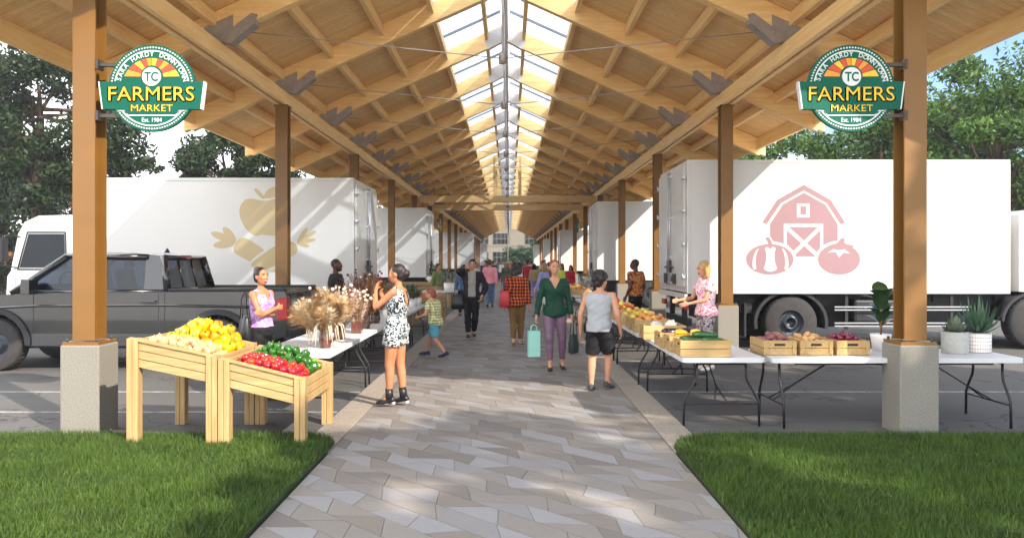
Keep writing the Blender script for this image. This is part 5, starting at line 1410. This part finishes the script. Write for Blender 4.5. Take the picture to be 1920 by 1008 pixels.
            if opt.get('boot'): mm.tube([a-uu*.03*z-dd*.005, a+(j['knee']-a).normalized()*opt['boot']], [.05*z, .046*z], 12)
            so = mm.build(nmS, smat, t)
            if opt.get('heel'):
                hb = base-dd*.045*z; hm = MB().tube([hb+uu*.01, Vector((hb.x, hb.y, max(.0, j['ank'].z-.052*H-opt['heel']*.0)))-Vector((0,0,0))], [.022*z, opt.get('hr', .007)], 8); hm.build('heel', opt.get('hmat', smat), so)
            elif not far:
                MB().prism([((base+dd*q*z*.98+sd*w*z*1.04).x, (base+dd*q*z*.98+sd*w*z*1.04).y) for q, w in ((-.066,-.02),(-.05,-.036),(.03,-.038),(.12,-.046),(.165,-.034),(.18,0),(.165,.034),(.12,.046),(.03,.038),(-.05,.036),(-.066,.02))], max(.001, base.z-.002) if pt == 0 else .001, max(.014, base.z+.012) if pt == 0 else .012, 'Z').build('sole', opt.get('sole', smat), so) if abs(pt) < .05 else None
    t['J'] = 0
    del t['J']
    return t, J, spine, HP
def world(t, p):
    return Matrix.Translation(t.location) @ Matrix.Rotation(t.rotation_euler.z, 4, 'Z') @ Vector(p)
def bag(label, pos, rz, w, d, h, mat, cat='bag', style='tote', strap=.25, name='handbag', group=None):
    t = thing(name, label, cat, pos, rz, group)
    if style == 'paper':
        m = MB(); P = [(-w/2,-d/2),(w/2,-d/2),(w/2,d/2),(-w/2,d/2)]
        for i in range(4):
            a, b = P[i], P[(i+1) % 4]; m.add([(a[0],a[1],-h),(b[0],b[1],-h),(b[0],b[1],0),(a[0],a[1],0)], [(0,1,2,3)])
        m.add([(*p, -h) for p in P], [(0,1,2,3)]); o = m.build('bag_body', mat, t)
        so = o.modifiers.new('s', 'SOLIDIFY'); so.thickness = .004
    else:
        rg = []
        for z, k, q in ((-h,.80,.6),(-h*.92,.98,1.),(-h*.5,1,1.),(-h*.12,.86,.6),(0,.78,.3)):
            rg.append([(w/2*k*math.copysign(abs(math.cos(a))**.6, math.cos(a)), d/2*q*math.copysign(abs(math.sin(a))**.6, math.sin(a)), z) for a in [2*math.pi*i/20 for i in range(20)]])
        MB().rings(rg).build('bag_body', mat, t)
    for s in (-1, 1):
        MB().tube([(-w*.28, s*d*.3, -.03), (-w*.22, s*d*.2, strap*.7), (0, s*d*.05, strap), (w*.22, s*d*.2, strap*.7), (w*.28, s*d*.3, -.03)], .006, 6).build('handle', mat, t)
    return t
CL_black = cloth('black_cloth', rgb(26,25,28)); CL_dtee = cloth('charcoal_tee_cloth', rgb(46,45,48)); CL_denim = cloth('blue_denim', rgb(84,108,140), var=.25); CL_grey = cloth('grey_jersey', rgb(158,160,162)); CL_lgrey = cloth('light_grey_tee', rgb(150,146,140))
CL_green = cloth('bottle_green_blouse', rgb(16,58,42), .7); CL_leg = cloth('purple_satin_leggings', rgb(112,86,104), .28, .15); CL_olive = cloth('olive_trousers', rgb(112,86,50)); CL_plum = cloth('dark_plum_jacket', rgb(40,32,40), .7); CL_teal = cloth('teal_shorts', rgb(86,146,160))
CL_white = cloth('white_cotton', rgb(226,224,220)); CL_pinkc = cloth('pink_shirt_cloth', rgb(222,140,150)); CL_red = cloth('red_cloth', rgb(176,36,52)); CL_sage = cloth('sage_green_jacket', rgb(110,122,80)); CL_lime = cloth('lime_top', rgb(190,200,80)); CL_tan = cloth('tan_cloth', rgb(176,146,112)); CL_lav = cloth('lavender_cloth', rgb(150,146,196)); CL_navy = cloth('navy_cloth', rgb(44,52,78)); CL_khaki = cloth('khaki_grey_top', rgb(112,112,94))
PL_red = plaid('red_black_plaid', rgb(150,30,26), rgb(24,14,18), rgb(214,140,60), 15); PL_boy = plaid('yellow_green_plaid', rgb(206,196,130), rgb(126,130,82), rgb(238,234,210), 20)
PR_rom = printed('black_white_print', [(0, rgb(22,24,28)), (.47, rgb(120,130,136)), (.53, rgb(226,228,226)), (.6, rgb(40,44,48)), (.68, rgb(200,206,206))], 17)
PR_purp = printed('lilac_floral_print', [(0, rgb(150,92,172)), (.45, rgb(186,140,204)), (.55, rgb(228,200,222)), (.62, rgb(160,104,180))], 24)
PR_pink = printed('pink_white_floral', [(0, rgb(210,80,120)), (.42, rgb(236,176,190)), (.5, rgb(240,228,226)), (.62, rgb(224,110,140))], 15)
PR_trs = printed('grey_mauve_print', [(0, rgb(70,62,70)), (.45, rgb(140,126,132)), (.55, rgb(206,192,190)), (.63, rgb(96,84,96))], 16)
PR_vend = printed('orange_green_print', [(0, rgb(30,52,44)), (.44, rgb(186,96,40)), (.53, rgb(214,146,74)), (.6, rgb(46,98,84))], 7)
LE_black = plain('black_leather', rgb(24,24,26), .4, 0, .2, 14); LE_beige = plain('beige_leather', rgb(176,146,116), .5, 0, .1); LE_grey = plain('dark_grey_canvas', rgb(62,62,64), .8, 0, .1); LE_white = plain('white_leather', rgb(226,224,220), .5, 0, .05); LE_red = plain('red_leather', rgb(170,40,48), .5, 0, .1)
P_mint = plain('mint_paper', rgb(150,208,192), .6, 0, .04); P_dkgreen = plain('dark_green_paper', rgb(22,40,38), .6, 0, .05)

# 1 woman with crossed arms behind the pampas table
t, J, sp, HP = person('woman with crossed arms in a lilac tank top behind the pampas table', -3.15, 9.85, R(68), 1.68, 'f', SK_tan, HR_black, 'bun', [('tank_top', PR_purp, dict(sleeve=0, z0=.555, z1=.80, vneck=.75, flare=.01))], [('trousers', CL_black, dict(end=.97))], ('shoe', LE_black),
    dict(handL=(-.15,-.15,1.12), handR=(.05,-.20,1.17), elbowL=(.9,-.1,-1), elbowR=(-.9,-.1,-1), hdirL=(-1,-.1,.1), hdirR=(1,-.1,.1), palmL=(0,1,0), palmR=(0,1,0), head=(-.25,-.05,0), footL=(.09,0,0,.2), footR=(-.09,.04,0,-.2)), smile=True)
bag('black leather shoulder bag hanging behind the woman in lilac', world(t, (-.185,.10,1.08)), R(68+50), .34, .15, .36, LE_black, 'handbag', 'slouch', .30)
# 2 bearded man
person('bearded man in a charcoal tee behind the dried flowers', -3.42, 15.3, R(82), 1.80, 'm', SK_dark, HR_black, 'cropped', [('tee_shirt', CL_dtee, dict(sleeve=.30))], [('trousers', CL_black)], ('shoe', LE_black), dict(handL=(.22,-.12,.92), handR=(-.22,-.10,.92), head=(.05,0,0)), beard=HR_black)
# 3 woman in the printed romper
person('woman in a black and white romper with a hand at her mouth', -1.37, 9.37, R(-104), 1.67, 'f', SK_tan, HR_black, 'lowbun', [('romper_top', PR_rom, dict(sleeve=0, z0=.54, z1=.815, lowback=.70))], [('romper_shorts', PR_rom, dict(end=.20, loose=.10, inf=.016))], ('ankle_boot', LE_black, dict(boot=.10, heel=.05, hr=.026, hmat=LE_white)),
    dict(handL=(.04,-.245,1.40), handR=(-.09,-.21,1.30), elbowL=(.5,-.15,-1), elbowR=(-.6,-.2,-1), hdirL=(-.2,.25,.9), hdirR=(.4,-.1,.9), palmL=(0,1,.1), palmR=(.4,.8,0), footL=(.06,-.07,.035,.15), footR=(-.08,.06,.035,-.2), head=(.0,.05,0), lean=(0,.03)))
# 4 boy in plaid
person('small boy in a yellow plaid shirt and teal shorts striding to the table', -1.36, 14.35, R(-118), 1.30, 'm', SK_light, HR_auburn, 'short', [('shirt', PL_boy, dict(sleeve=.3, z0=.47, flare=.02, inf=.018))], [('shorts', CL_teal, dict(end=.42, loose=.06, inf=.014))], ('shoe', CL_navy, dict(size=1.25)),
    dict(handL=(.18,-.26,.72), handR=(-.20,-.16,.62), elbowL=(.5,1,-.4), elbowR=(-.5,1,-.4), footL=(.10,.26,.03,0,.35), footR=(-.08,-.26,0,0), head=(.1,.25,0), lean=(0,-.07), drop=.06), hk=.9)
# 5 man on the phone
t, J, sp, HP = person('man in a dark jacket and grey tee walking with a phone at his ear', -.875, 17.9, R(6), 1.79, 'm', SK_light, HR_black, 'short', [('tee_shirt', CL_lgrey, dict(sleeve=.2, inf=.012)), ('jacket', CL_plum, dict(sleeve=.93, inf=.026, z0=.45, open=.085, loose=.012))], [('trousers', CL_black, dict(loose=.014))], ('shoe', LE_black),
    dict(handR=(-.15,-.07,1.56), elbowR=(-1,-.3,-1), hdirR=(.30,-.05,.9), palmR=(1,.2,0), handL=(.235,-.08,.94), elbowL=(1,.6,0), footL=(.06,.12,.02,.05,.2), footR=(-.08,-.14,0,-.1), head=(-.05,.0,.1)), smile=True)
tag(MB().box((0,0,0), (.012,.075,.15)).build('phone', LE_black, bevel=.004, loc=world(t, (-.108,-.05,1.63))), 'dark phone held at the ear of the man in black', 'phone')
bag('black shoulder bag hanging from the arm of the man on the phone', world(t, (-.31,.02,.98)), R(6), .32, .14, .34, LE_black, 'handbag', 'slouch', .42)
# 6 woman in red plaid
t, J, sp, HP = person('woman seen from behind in a red and black plaid shirt', .155, 16.25, R(172), 1.70, 'f', SK_mid, HR_black, 'curly', [('plaid_shirt', PL_red, dict(sleeve=.92, z0=.40, inf=.026, flare=.03, loose=.01))], [('trousers', CL_olive)], ('shoe', LE_beige, dict(boot=.07)),
    dict(handL=(.26,-.02,.83), handR=(-.27,.03,.80), footL=(.05,.12,.02,0,.3), footR=(-.06,-.12,0,0)))
bag('red shoulder bag on the woman in the plaid shirt', world(t, (.24,.10,1.14)), R(172-30), .26, .12, .36, LE_red, 'handbag', 'slouch', .26)
# 7 woman in green
t, J, sp, HP = person('smiling woman in a bottle green blouse and purple leggings with two bags', .71, 12.25, R(3), 1.72, 'f', SK_light, HR_auburn, 'ponytail', [('blouse', CL_green, dict(sleeve=.95, z0=.475, inf=.014, vneck=.74, flare=.014, loose=.012))], [('leggings', CL_leg, dict(end=.92, inf=.006, loose=0, fold=.002))], ('court_shoe', LE_black, dict(heel=.055)),
    dict(handL=(.27,-.03,.86), handR=(-.30,-.04,.83), elbowL=(.7,1,-.2), elbowR=(-.7,1,-.2), curlL=.9, curlR=.9, footL=(.13,.05,.05,.1), footR=(-.08,-.12,.05,-.1), head=(.08,0,0)), smile=True)
bag('mint paper carrier bag held by the woman in green', world(t, (-.33,-.05,.66)), R(8), .19, .10, .40, P_mint, 'carrier bag', 'paper', .10, name='carrier_bag')
bag('dark green tote bag in the other hand of the woman in green', world(t, (.30,-.03,.60)), R(60), .22, .12, .30, P_dkgreen, 'tote bag', 'slouch', .22, name='tote_bag')
# 8 boy in the grey tank top
person('dark haired boy from behind in a grey tank top and black shorts', 1.22, 10.55, R(158), 1.60, 'm', SK_light, HR_black, 'mop', [('tank_top', CL_grey, dict(sleeve=0, z0=.50, inf=.02, z1=.822, flare=.006))], [('shorts', CL_black, dict(end=.44, loose=.055, inf=.016, z1=.56))], ('shoe', LE_grey, dict(size=1.1)),
    dict(handL=(.27,-.03,.80), handR=(-.28,-.06,.82), footL=(.10,.03,0,.3), footR=(-.08,-.13,.02,-.3,.2), head=(-.35,.05,0), lean=(0,-.03)), hk=1.02)
# 9 vendor
person('vendor in an orange and green print shirt behind the fruit crates', 2.98, 18.3, R(-138), 1.80, 'm', SK_dark, HR_black, 'cropped', [('print_shirt', PR_vend, dict(sleeve=.3, inf=.024))], [('trousers', CL_black)], ('shoe', LE_black), dict(handL=(.24,-.1,.92), handR=(-.24,-.1,.92), head=(.35,.1,0)))
# 10 blonde woman
person('blonde woman in a pink floral top holding out her hands behind the tables', 3.12, 12.3, R(-78), 1.72, 'f', SK_light, HR_blond, 'bob', [('floral_top', PR_pink, dict(sleeve=.24, z0=.50, inf=.024, flare=.02, loose=.04))], [('print_trousers', PR_trs, dict(loose=.02))], ('court_shoe', LE_white, dict(heel=.05)),
    dict(handL=(.13,-.36,1.10), handR=(-.15,-.40,1.14), elbowL=(.4,.6,-1), elbowR=(-.4,.6,-1), curlL=.3, curlR=.3, footL=(.08,.02,.045,.1), footR=(-.08,.0,.045,-.1), head=(0,.22,0)))
# the crowd further on
G = 'shoppers further down the walk'
def stroll(label, x, y, rz, H, sex, skin, hair, hs, topm, botm, sleeve=.9, walk=.14, end=.97, z0=.5, shoem=None, group=G):
    person(label, x, y, rz, H, sex, skin, hair, hs, [('shirt', topm, dict(sleeve=sleeve, z0=z0, inf=.022))], [('trousers', botm, dict(end=end))], ('shoe', shoem or LE_black), dict(footL=(.08,walk,.02,0,.2), footR=(-.08,-walk,0,0), handL=(.26,-walk*.6,.49*H), handR=(-.26,walk*.6,.49*H)), far=True, group=group)
stroll('man from behind in a pale pink shirt and jeans', -.74, 29.3, R(176), 1.80, 'm', SK_light, HR_brown, 'short', CL_pinkc, CL_denim)
stroll('woman in a khaki top and jeans walking towards the view', -.15, 38.5, R(5), 1.70, 'f', SK_light, HR_blond, 'long', CL_khaki, CL_denim)
stroll('far walker in a pink top between the khaki woman and plaid woman', .25, 46, R(10), 1.74, 'm', SK_dark, HR_black, 'cropped', CL_pinkc, CL_tan)
stroll('man in a red shirt beyond the plaid woman', .95, 40.5, R(150), 1.78, 'm', SK_light, HR_brown, 'short', CL_red, CL_navy)
stroll('dark haired woman in tan and lavender beyond the green blouse woman', 1.15, 36, R(170), 1.62, 'f', SK_mid, HR_black, 'long', CL_tan, CL_lav)
stroll('person in a sage green jacket by the right stalls', 1.3, 29.5, R(60), 1.78, 'm', SK_light, HR_brown, 'short', CL_sage, CL_white)
stroll('person in white trousers half hidden by the green blouse woman', 1.05, 23.5, R(-120), 1.70, 'f', SK_light, HR_light, 'long', CL_lav, CL_white, walk=.28, shoem=LE_black)
stroll('shopper in a lime top at the right stalls', 2.05, 30.5, R(-60), 1.66, 'f', SK_mid, HR_black, 'long', CL_lime, CL_denim)
stroll('shopper in a wine red top at the far right stalls', 2.6, 33.0, R(-40), 1.58, 'f', SK_mid, HR_black, 'long', CL_red, CL_navy)
stroll('man in a navy top beside the pink shirt man', -1.0, 33, R(-30), 1.76, 'm', SK_mid, HR_black, 'short', CL_navy, CL_denim)
stroll('vendor in tan behind the small far left table', -2.6, 28.2, R(60), 1.66, 'm', SK_mid, HR_black, 'short', CL_sage, CL_tan, group='vendors behind far tables')
stroll('tiny far walker in white in the middle of the walk', -.5, 58, R(0), 1.75, 'm', SK_light, HR_brown, 'short', CL_white, CL_navy)
stroll('tiny far walker in lavender in the middle of the walk', .5, 64, R(180), 1.68, 'f', SK_light, HR_brown, 'long', CL_lav, CL_denim)
stroll('tiny far walker in dark clothes left of the others', -1.1, 52, R(180), 1.75, 'm', SK_mid, HR_black, 'short', CL_black, CL_denim)
stroll('tiny far walker in red near the end of the walk', .9, 72, R(0), 1.72, 'f', SK_light, HR_blond, 'long', CL_red, CL_white)

for i, (lab, x, y, rz, sx, sk, hr, hs, tp, bt) in enumerate([
    ('shopper in denim blue from behind, just past the man on the phone', -1.45, 24.5, 170, 'f', SK_light, HR_brown, 'long', CL_denim, CL_black),
    ('shopper in white facing the far left table', -1.5, 35.5, -80, 'm', SK_light, HR_light, 'short', CL_white, CL_navy),
    ('shopper in a tan top at the far right stalls', 1.75, 34, 80, 'm', SK_mid, HR_black, 'short', CL_tan, CL_denim),
    ('distant walker in sage green left of the red shirt man', .1, 55, 0, 'f', SK_light, HR_blond, 'long', CL_sage, CL_denim),
    ('distant walker in black and white right of the walk centre', 1.4, 50, 180, 'm', SK_light, HR_brown, 'short', CL_white, CL_black),
    ('distant walker in teal left of the walk centre', -.9, 66, 10, 'f', SK_mid, HR_black, 'long', CL_teal, CL_navy),
    ('distant walker in pink close to the end of the pavilion', -.3, 84, 0, 'f', SK_light, HR_brown, 'long', CL_pinkc, CL_denim),
    ('distant walker in grey close to the end of the pavilion', .6, 90, 180, 'm', SK_light, HR_brown, 'short', CL_khaki, CL_navy)]):
    stroll(lab, x, y, R(rz), 1.64+.03*(i % 5), sx, sk, hr, hs, tp, bt)
# ================================================================ trees and the far background
def leaf_mat(name, a, b):
    t = NT(name); g = t.n('ShaderNodeNewGeometry'); v = t.co(); n = t.noise(v, .55, 4, .6)
    r = t.math('ADD', t.math('MULTIPLY', g.outputs['Random Per Island'], .55), t.math('MULTIPLY', n, .5))
    t.set(color=t.ramp(r, [(.25, a), (.75, b)]), rough=.5, spec=.3)
    tr = t.n('ShaderNodeBsdfTranslucent'); t.l(t.ramp(r, [(.25, mul(a, 1.5)), (.75, mul(b, 1.4))]), tr.inputs[0])
    mx = t.n('ShaderNodeMixShader'); mx.inputs[0].default_value = .18; t.l(t.b.outputs[0], mx.inputs[1]); t.l(tr.outputs[0], mx.inputs[2]); t.l(mx.outputs[0], t.out.inputs[0])
    MATS[name] = t.mat; return t.mat
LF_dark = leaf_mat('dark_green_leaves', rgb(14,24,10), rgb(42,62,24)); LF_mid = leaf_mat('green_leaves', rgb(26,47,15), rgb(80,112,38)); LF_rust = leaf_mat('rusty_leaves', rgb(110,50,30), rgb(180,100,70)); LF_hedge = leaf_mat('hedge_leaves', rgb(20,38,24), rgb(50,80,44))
t = NT('tree_bark'); n = t.noise(t.co((9,9,1.5)), 2, 6, .7); t.set(color=t.ramp(n, [(.3, rgb(40,32,26)), (.7, rgb(98,82,68))]), rough=.95, spec=.1); t.bump(n, .7, .03); M_bark = t.mat
def leaves_mesh(name, C, rad, n, size, seed, mat, clumps=46, spread=.30, shell=.5):
    rg = np.random.default_rng(seed); C = np.array(C); rad = np.array(rad)
    d = rg.normal(size=(clumps, 3)); d /= np.linalg.norm(d, axis=1)[:, None]; r = shell+(1-shell)*rg.uniform(0, 1, clumps)**.6
    cc = d*r[:, None]*(1+.16*rg.normal(size=(clumps, 1))); cr = spread*rg.uniform(.55, 1.25, clumps)
    k = rg.integers(0, clumps, n); q = rg.normal(size=(n, 3)); q /= np.linalg.norm(q, axis=1)[:, None]
    q *= (rg.uniform(0, 1, n)**.45*cr[k])[:, None]; q[:, 2] *= .72
    p = C+(cc[k]+q)*rad
    a = rg.normal(size=(n, 3)); a /= np.linalg.norm(a, axis=1)[:, None]; b = np.cross(a, rg.normal(size=(n, 3))); b /= np.linalg.norm(b, axis=1)[:, None]
    s = (size*rg.uniform(.45, 1.35, n))[:, None]
    co = np.stack([p-a*s, p+b*s*.45, p+a*s, p-b*s*.45], 1).astype(np.float32)
    me = bpy.data.meshes.new(name); me.vertices.add(n*4); me.vertices.foreach_set('co', co.ravel()); me.loops.add(n*4); me.loops.foreach_set('vertex_index', np.arange(n*4, dtype=np.int32))
    me.polygons.add(n); me.polygons.foreach_set('loop_start', np.arange(n, dtype=np.int32)*4); me.update(calc_edges=True); me.materials.append(mat)
    return me, [tuple(C+c*rad) for c in cc]
def tree(label, x, y, cz, rad, seed, mat, n=14000, size=.13, tr=.22, group='trees around the market', clumps=46, spread=.3, lean=0, cx=0, shell=.5, name='broadleaf_tree'):
    t = thing(name, label, 'tree', (x, y, 0), 0, group); q = random.Random(seed)
    n = int(n*(2.0 if y > 10 else 1)); me, cl = leaves_mesh('crown', (cx, 0, cz), rad, n, size*(.85 if y > 10 else 1), seed, mat, clumps, spread, shell); attach('crown', me, t)
    m = MB(); top = (cx*.8, 0, cz+rad[2]*.35)
    tp = [(0,0,-.1), (lean*.2, .05, cz*.3), (cx*.35+lean*.4, -.05, max(.8, cz-rad[2]*.7)), (cx*.7, .1, cz), top]
    m.tube(tp, [tr*1.25, tr, tr*.85, tr*.5, tr*.15], 9)
    for c in q.sample(cl, min(len(cl), 22)):
        h = q.uniform(.25, .85); i = min(3, int(h*4)); f = h*4-i; b = Vector(tp[i]).lerp(Vector(tp[i+1]), f)
        if b.z < cz-rad[2]*1.0: b = Vector(tp[2])
        c = Vector(c); mid = b.lerp(c, .5)+Vector((q.uniform(-.2,.2), q.uniform(-.2,.2), .12*(c-b).length))
        m.tube([b, mid, c], [tr*.36, tr*.2, tr*.05], 6)
    m.build('trunk', M_bark, t); return t
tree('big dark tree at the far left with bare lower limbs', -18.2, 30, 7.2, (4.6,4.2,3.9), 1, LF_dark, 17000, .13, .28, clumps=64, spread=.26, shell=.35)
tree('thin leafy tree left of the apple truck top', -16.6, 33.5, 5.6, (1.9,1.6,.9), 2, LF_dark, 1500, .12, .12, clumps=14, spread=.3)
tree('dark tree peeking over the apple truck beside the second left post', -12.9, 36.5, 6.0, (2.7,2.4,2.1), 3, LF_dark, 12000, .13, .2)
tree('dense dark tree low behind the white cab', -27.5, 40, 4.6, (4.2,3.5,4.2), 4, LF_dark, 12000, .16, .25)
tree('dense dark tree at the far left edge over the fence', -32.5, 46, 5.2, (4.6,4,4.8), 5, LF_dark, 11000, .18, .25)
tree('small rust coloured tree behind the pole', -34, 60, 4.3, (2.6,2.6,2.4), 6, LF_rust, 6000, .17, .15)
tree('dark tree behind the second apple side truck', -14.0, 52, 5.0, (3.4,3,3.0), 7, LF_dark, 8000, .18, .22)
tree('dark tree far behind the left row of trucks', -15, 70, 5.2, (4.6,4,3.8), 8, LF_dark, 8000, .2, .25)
tree('tall green tree above the barn truck cab at the right edge', 18.6, 29.5, 6.1, (4.0,3.6,3.7), 11, LF_mid, 17000, .13, .26, clumps=60)
tree('green tree right of the front sign and post', 15.6, 32.5, 5.4, (3.2,3,3.4), 12, LF_mid, 12000, .13, .22)
tree('pale green tree behind the barn truck roof', 13.2, 38, 5.6, (3.6,3,2.9), 13, LF_mid, 11000, .14, .2)
tree('bushy green tree further right behind the barn truck', 21.5, 38, 5.3, (4.2,3.6,4.2), 14, LF_mid, 12000, .16, .24)
tree('green tree far behind the second right truck', 14.8, 56, 5.0, (4.6,3.4,3.6), 15, LF_mid, 8000, .19, .22)
tree('tall tree off to the right beyond the barn truck cab', 28, 33, 6.5, (4.6,4,4.6), 16, LF_mid, 12000, .17, .28)
tree('dense tree well right of the barn truck', 38, 40, 6.2, (5.5,5,5), 17, LF_dark, 10000, .2, .3)
# trees behind the viewpoint that shade the front lawns
tree('spreading tree behind the viewpoint on the right', 9.6, -4.3, 8.6, (3.7,3.6,2.6), 21, LF_mid, 7000, .2, .3, shell=.15, clumps=34, spread=.2)
tree('spreading tree beyond the right front lawn', 14.4, -1.2, 8.6, (3.7,3.4,2.8), 22, LF_mid, 8000, .2, .3, shell=.2, clumps=40, spread=.23)
tree('tall spreading tree at the edge of the right lawn', 14.2, 2.6, 8.0, (2.8,2.6,2.4), 23, LF_mid, 6500, .2, .28, shell=.25)
# rounded clipped bush and the building closing the view
tree('rounded dark green shrub in front of the far building', 3.0, 138, 2.3, (3.3,2.6,2.3), 31, LF_hedge, 6000, .22, .2, clumps=60, shell=.3, name='rounded_shrub', group='shrubs by the far building')
tree('slim bluish tree right of the far building windows', 6.5, 144, 5.2, (2.4,2.2,4), 32, LF_hedge, 5000, .25, .2, name='slim_tree', group='shrubs by the far building')
M_hwall = plain('beige_house_wall', rgb(118,110,100), .9, 0, .06, 2); M_hroof = plain('grey_house_roof', rgb(120,112,106), .9, 0, .15, 3)
t = thing('far_building', 'pale beige two storey building closing the end of the walk', 'building', (0, 150, 0), 0)
MB().span((-16, 0, -.1), (14, 10, 9.4)).build('wall', M_hwall, t)
MB().prism([(-17, 9.402), (14.9, 9.402), (9, 12.6), (-11, 12.6)], -.6, 10.6, 'Y').build('roof', M_hroof, t)
MB().span((-16.05, -.12, 4.6), (14.05, -.002, 4.85)).build('string_course', M_hwall, t)
for fz in (2.4, 6.0):
    for cx in (-10.5, -5.6, -1.6, 4.6, 9.4):
        w = MB().span((cx-1.6, -.05, fz-1.05), (cx+1.6, -.003, fz+1.05)).build('window', M_darkglass, t)
        f = MB()
        for k in range(5): f.span((cx-1.6+k*.78-.03, -.09, fz-1.05), (cx-1.6+k*.78+.04, -.0501, fz+1.05))
        for zz in (fz-1.1, fz, fz+1.06): f.span((cx-1.64, -.094, zz), (cx+1.64, -.0502, zz+.08))
        f.build('window_frame', M_hwall, w)
M_fence = wood('fence_boards', rgb(196,140,98), rgb(150,98,66), 'Z', .8, plank=.16, plank_axis='X')
t = thing('timber_fence', 'reddish timber board fence on the left behind the white cab', 'fence', (-37, 43, 0), 0)
MB().span((-13, -.02, .1), (9.5, .02, 2.3)).build('board_panel', M_fence, t)
for x in range(-13, 10, 3): MB().span((x-.06, .021, -.1), (x+.06, .14, 2.38)).build('fence_post', M_fence, t)
t = thing('light_pole', 'slim pale light pole behind the white cab', 'light pole', (-28.9, 50, 0), 0)
MB().tube([(0,0,-.1),(0,0,8.4)], [.16,.09], 10).build('pole', M_ridge, t); MB().box((.5,0,8.4), (1.2,.3,.12)).build('lamp_head', M_ridge, t, .03)
t = thing('flagpole', 'tall white pole in front of the far building', 'pole', (-.25, 134, 0), 0)
MB().tube([(0,0,-.1),(0,0,11)], [.10,.06], 10).build('pole', M_hwall, t); MB().sphere((0,0,11.1), .14).build('finial', M_swhite, t)
m = MB(); 
for k in range(24): m.sphere((-9+k*.8, 0, .6), (.55,.5,.7), 8, 6)
t = thing('clipped_hedge', 'low clipped hedge in front of the far building', 'hedge', (0, 141, 0), 0)
me, _ = leaves_mesh('foliage', (0, 0, .55), (11, .7, .75), 9000, .16, 77, LF_hedge, 160, .12, .0); attach('foliage', me, t)
# a lighter path left of the lot
struct(MB().span((-60, 33.6, -.058), (-30.1, 36.6, -.03)).build('path', M_kerb))
# ================================================================ air
hz = MB().span((-425, -70, -1.6), (425, 705, 15)).build('haze', None)
hm = bpy.data.materials.new('pale_air'); hm.use_nodes = True; ht = hm.node_tree; ht.nodes.clear()
ho = ht.nodes.new('ShaderNodeOutputMaterial'); hv = ht.nodes.new('ShaderNodeVolumePrincipled')
hv.inputs['Color'].default_value = (.95, .96, 1, 1); hv.inputs['Density'].default_value = .0007; hv.inputs['Anisotropy'].default_value = .2
ht.links.new(hv.outputs[0], ho.inputs['Volume']); hz.data.materials.clear(); hz.data.materials.append(hm); stuff(hz)
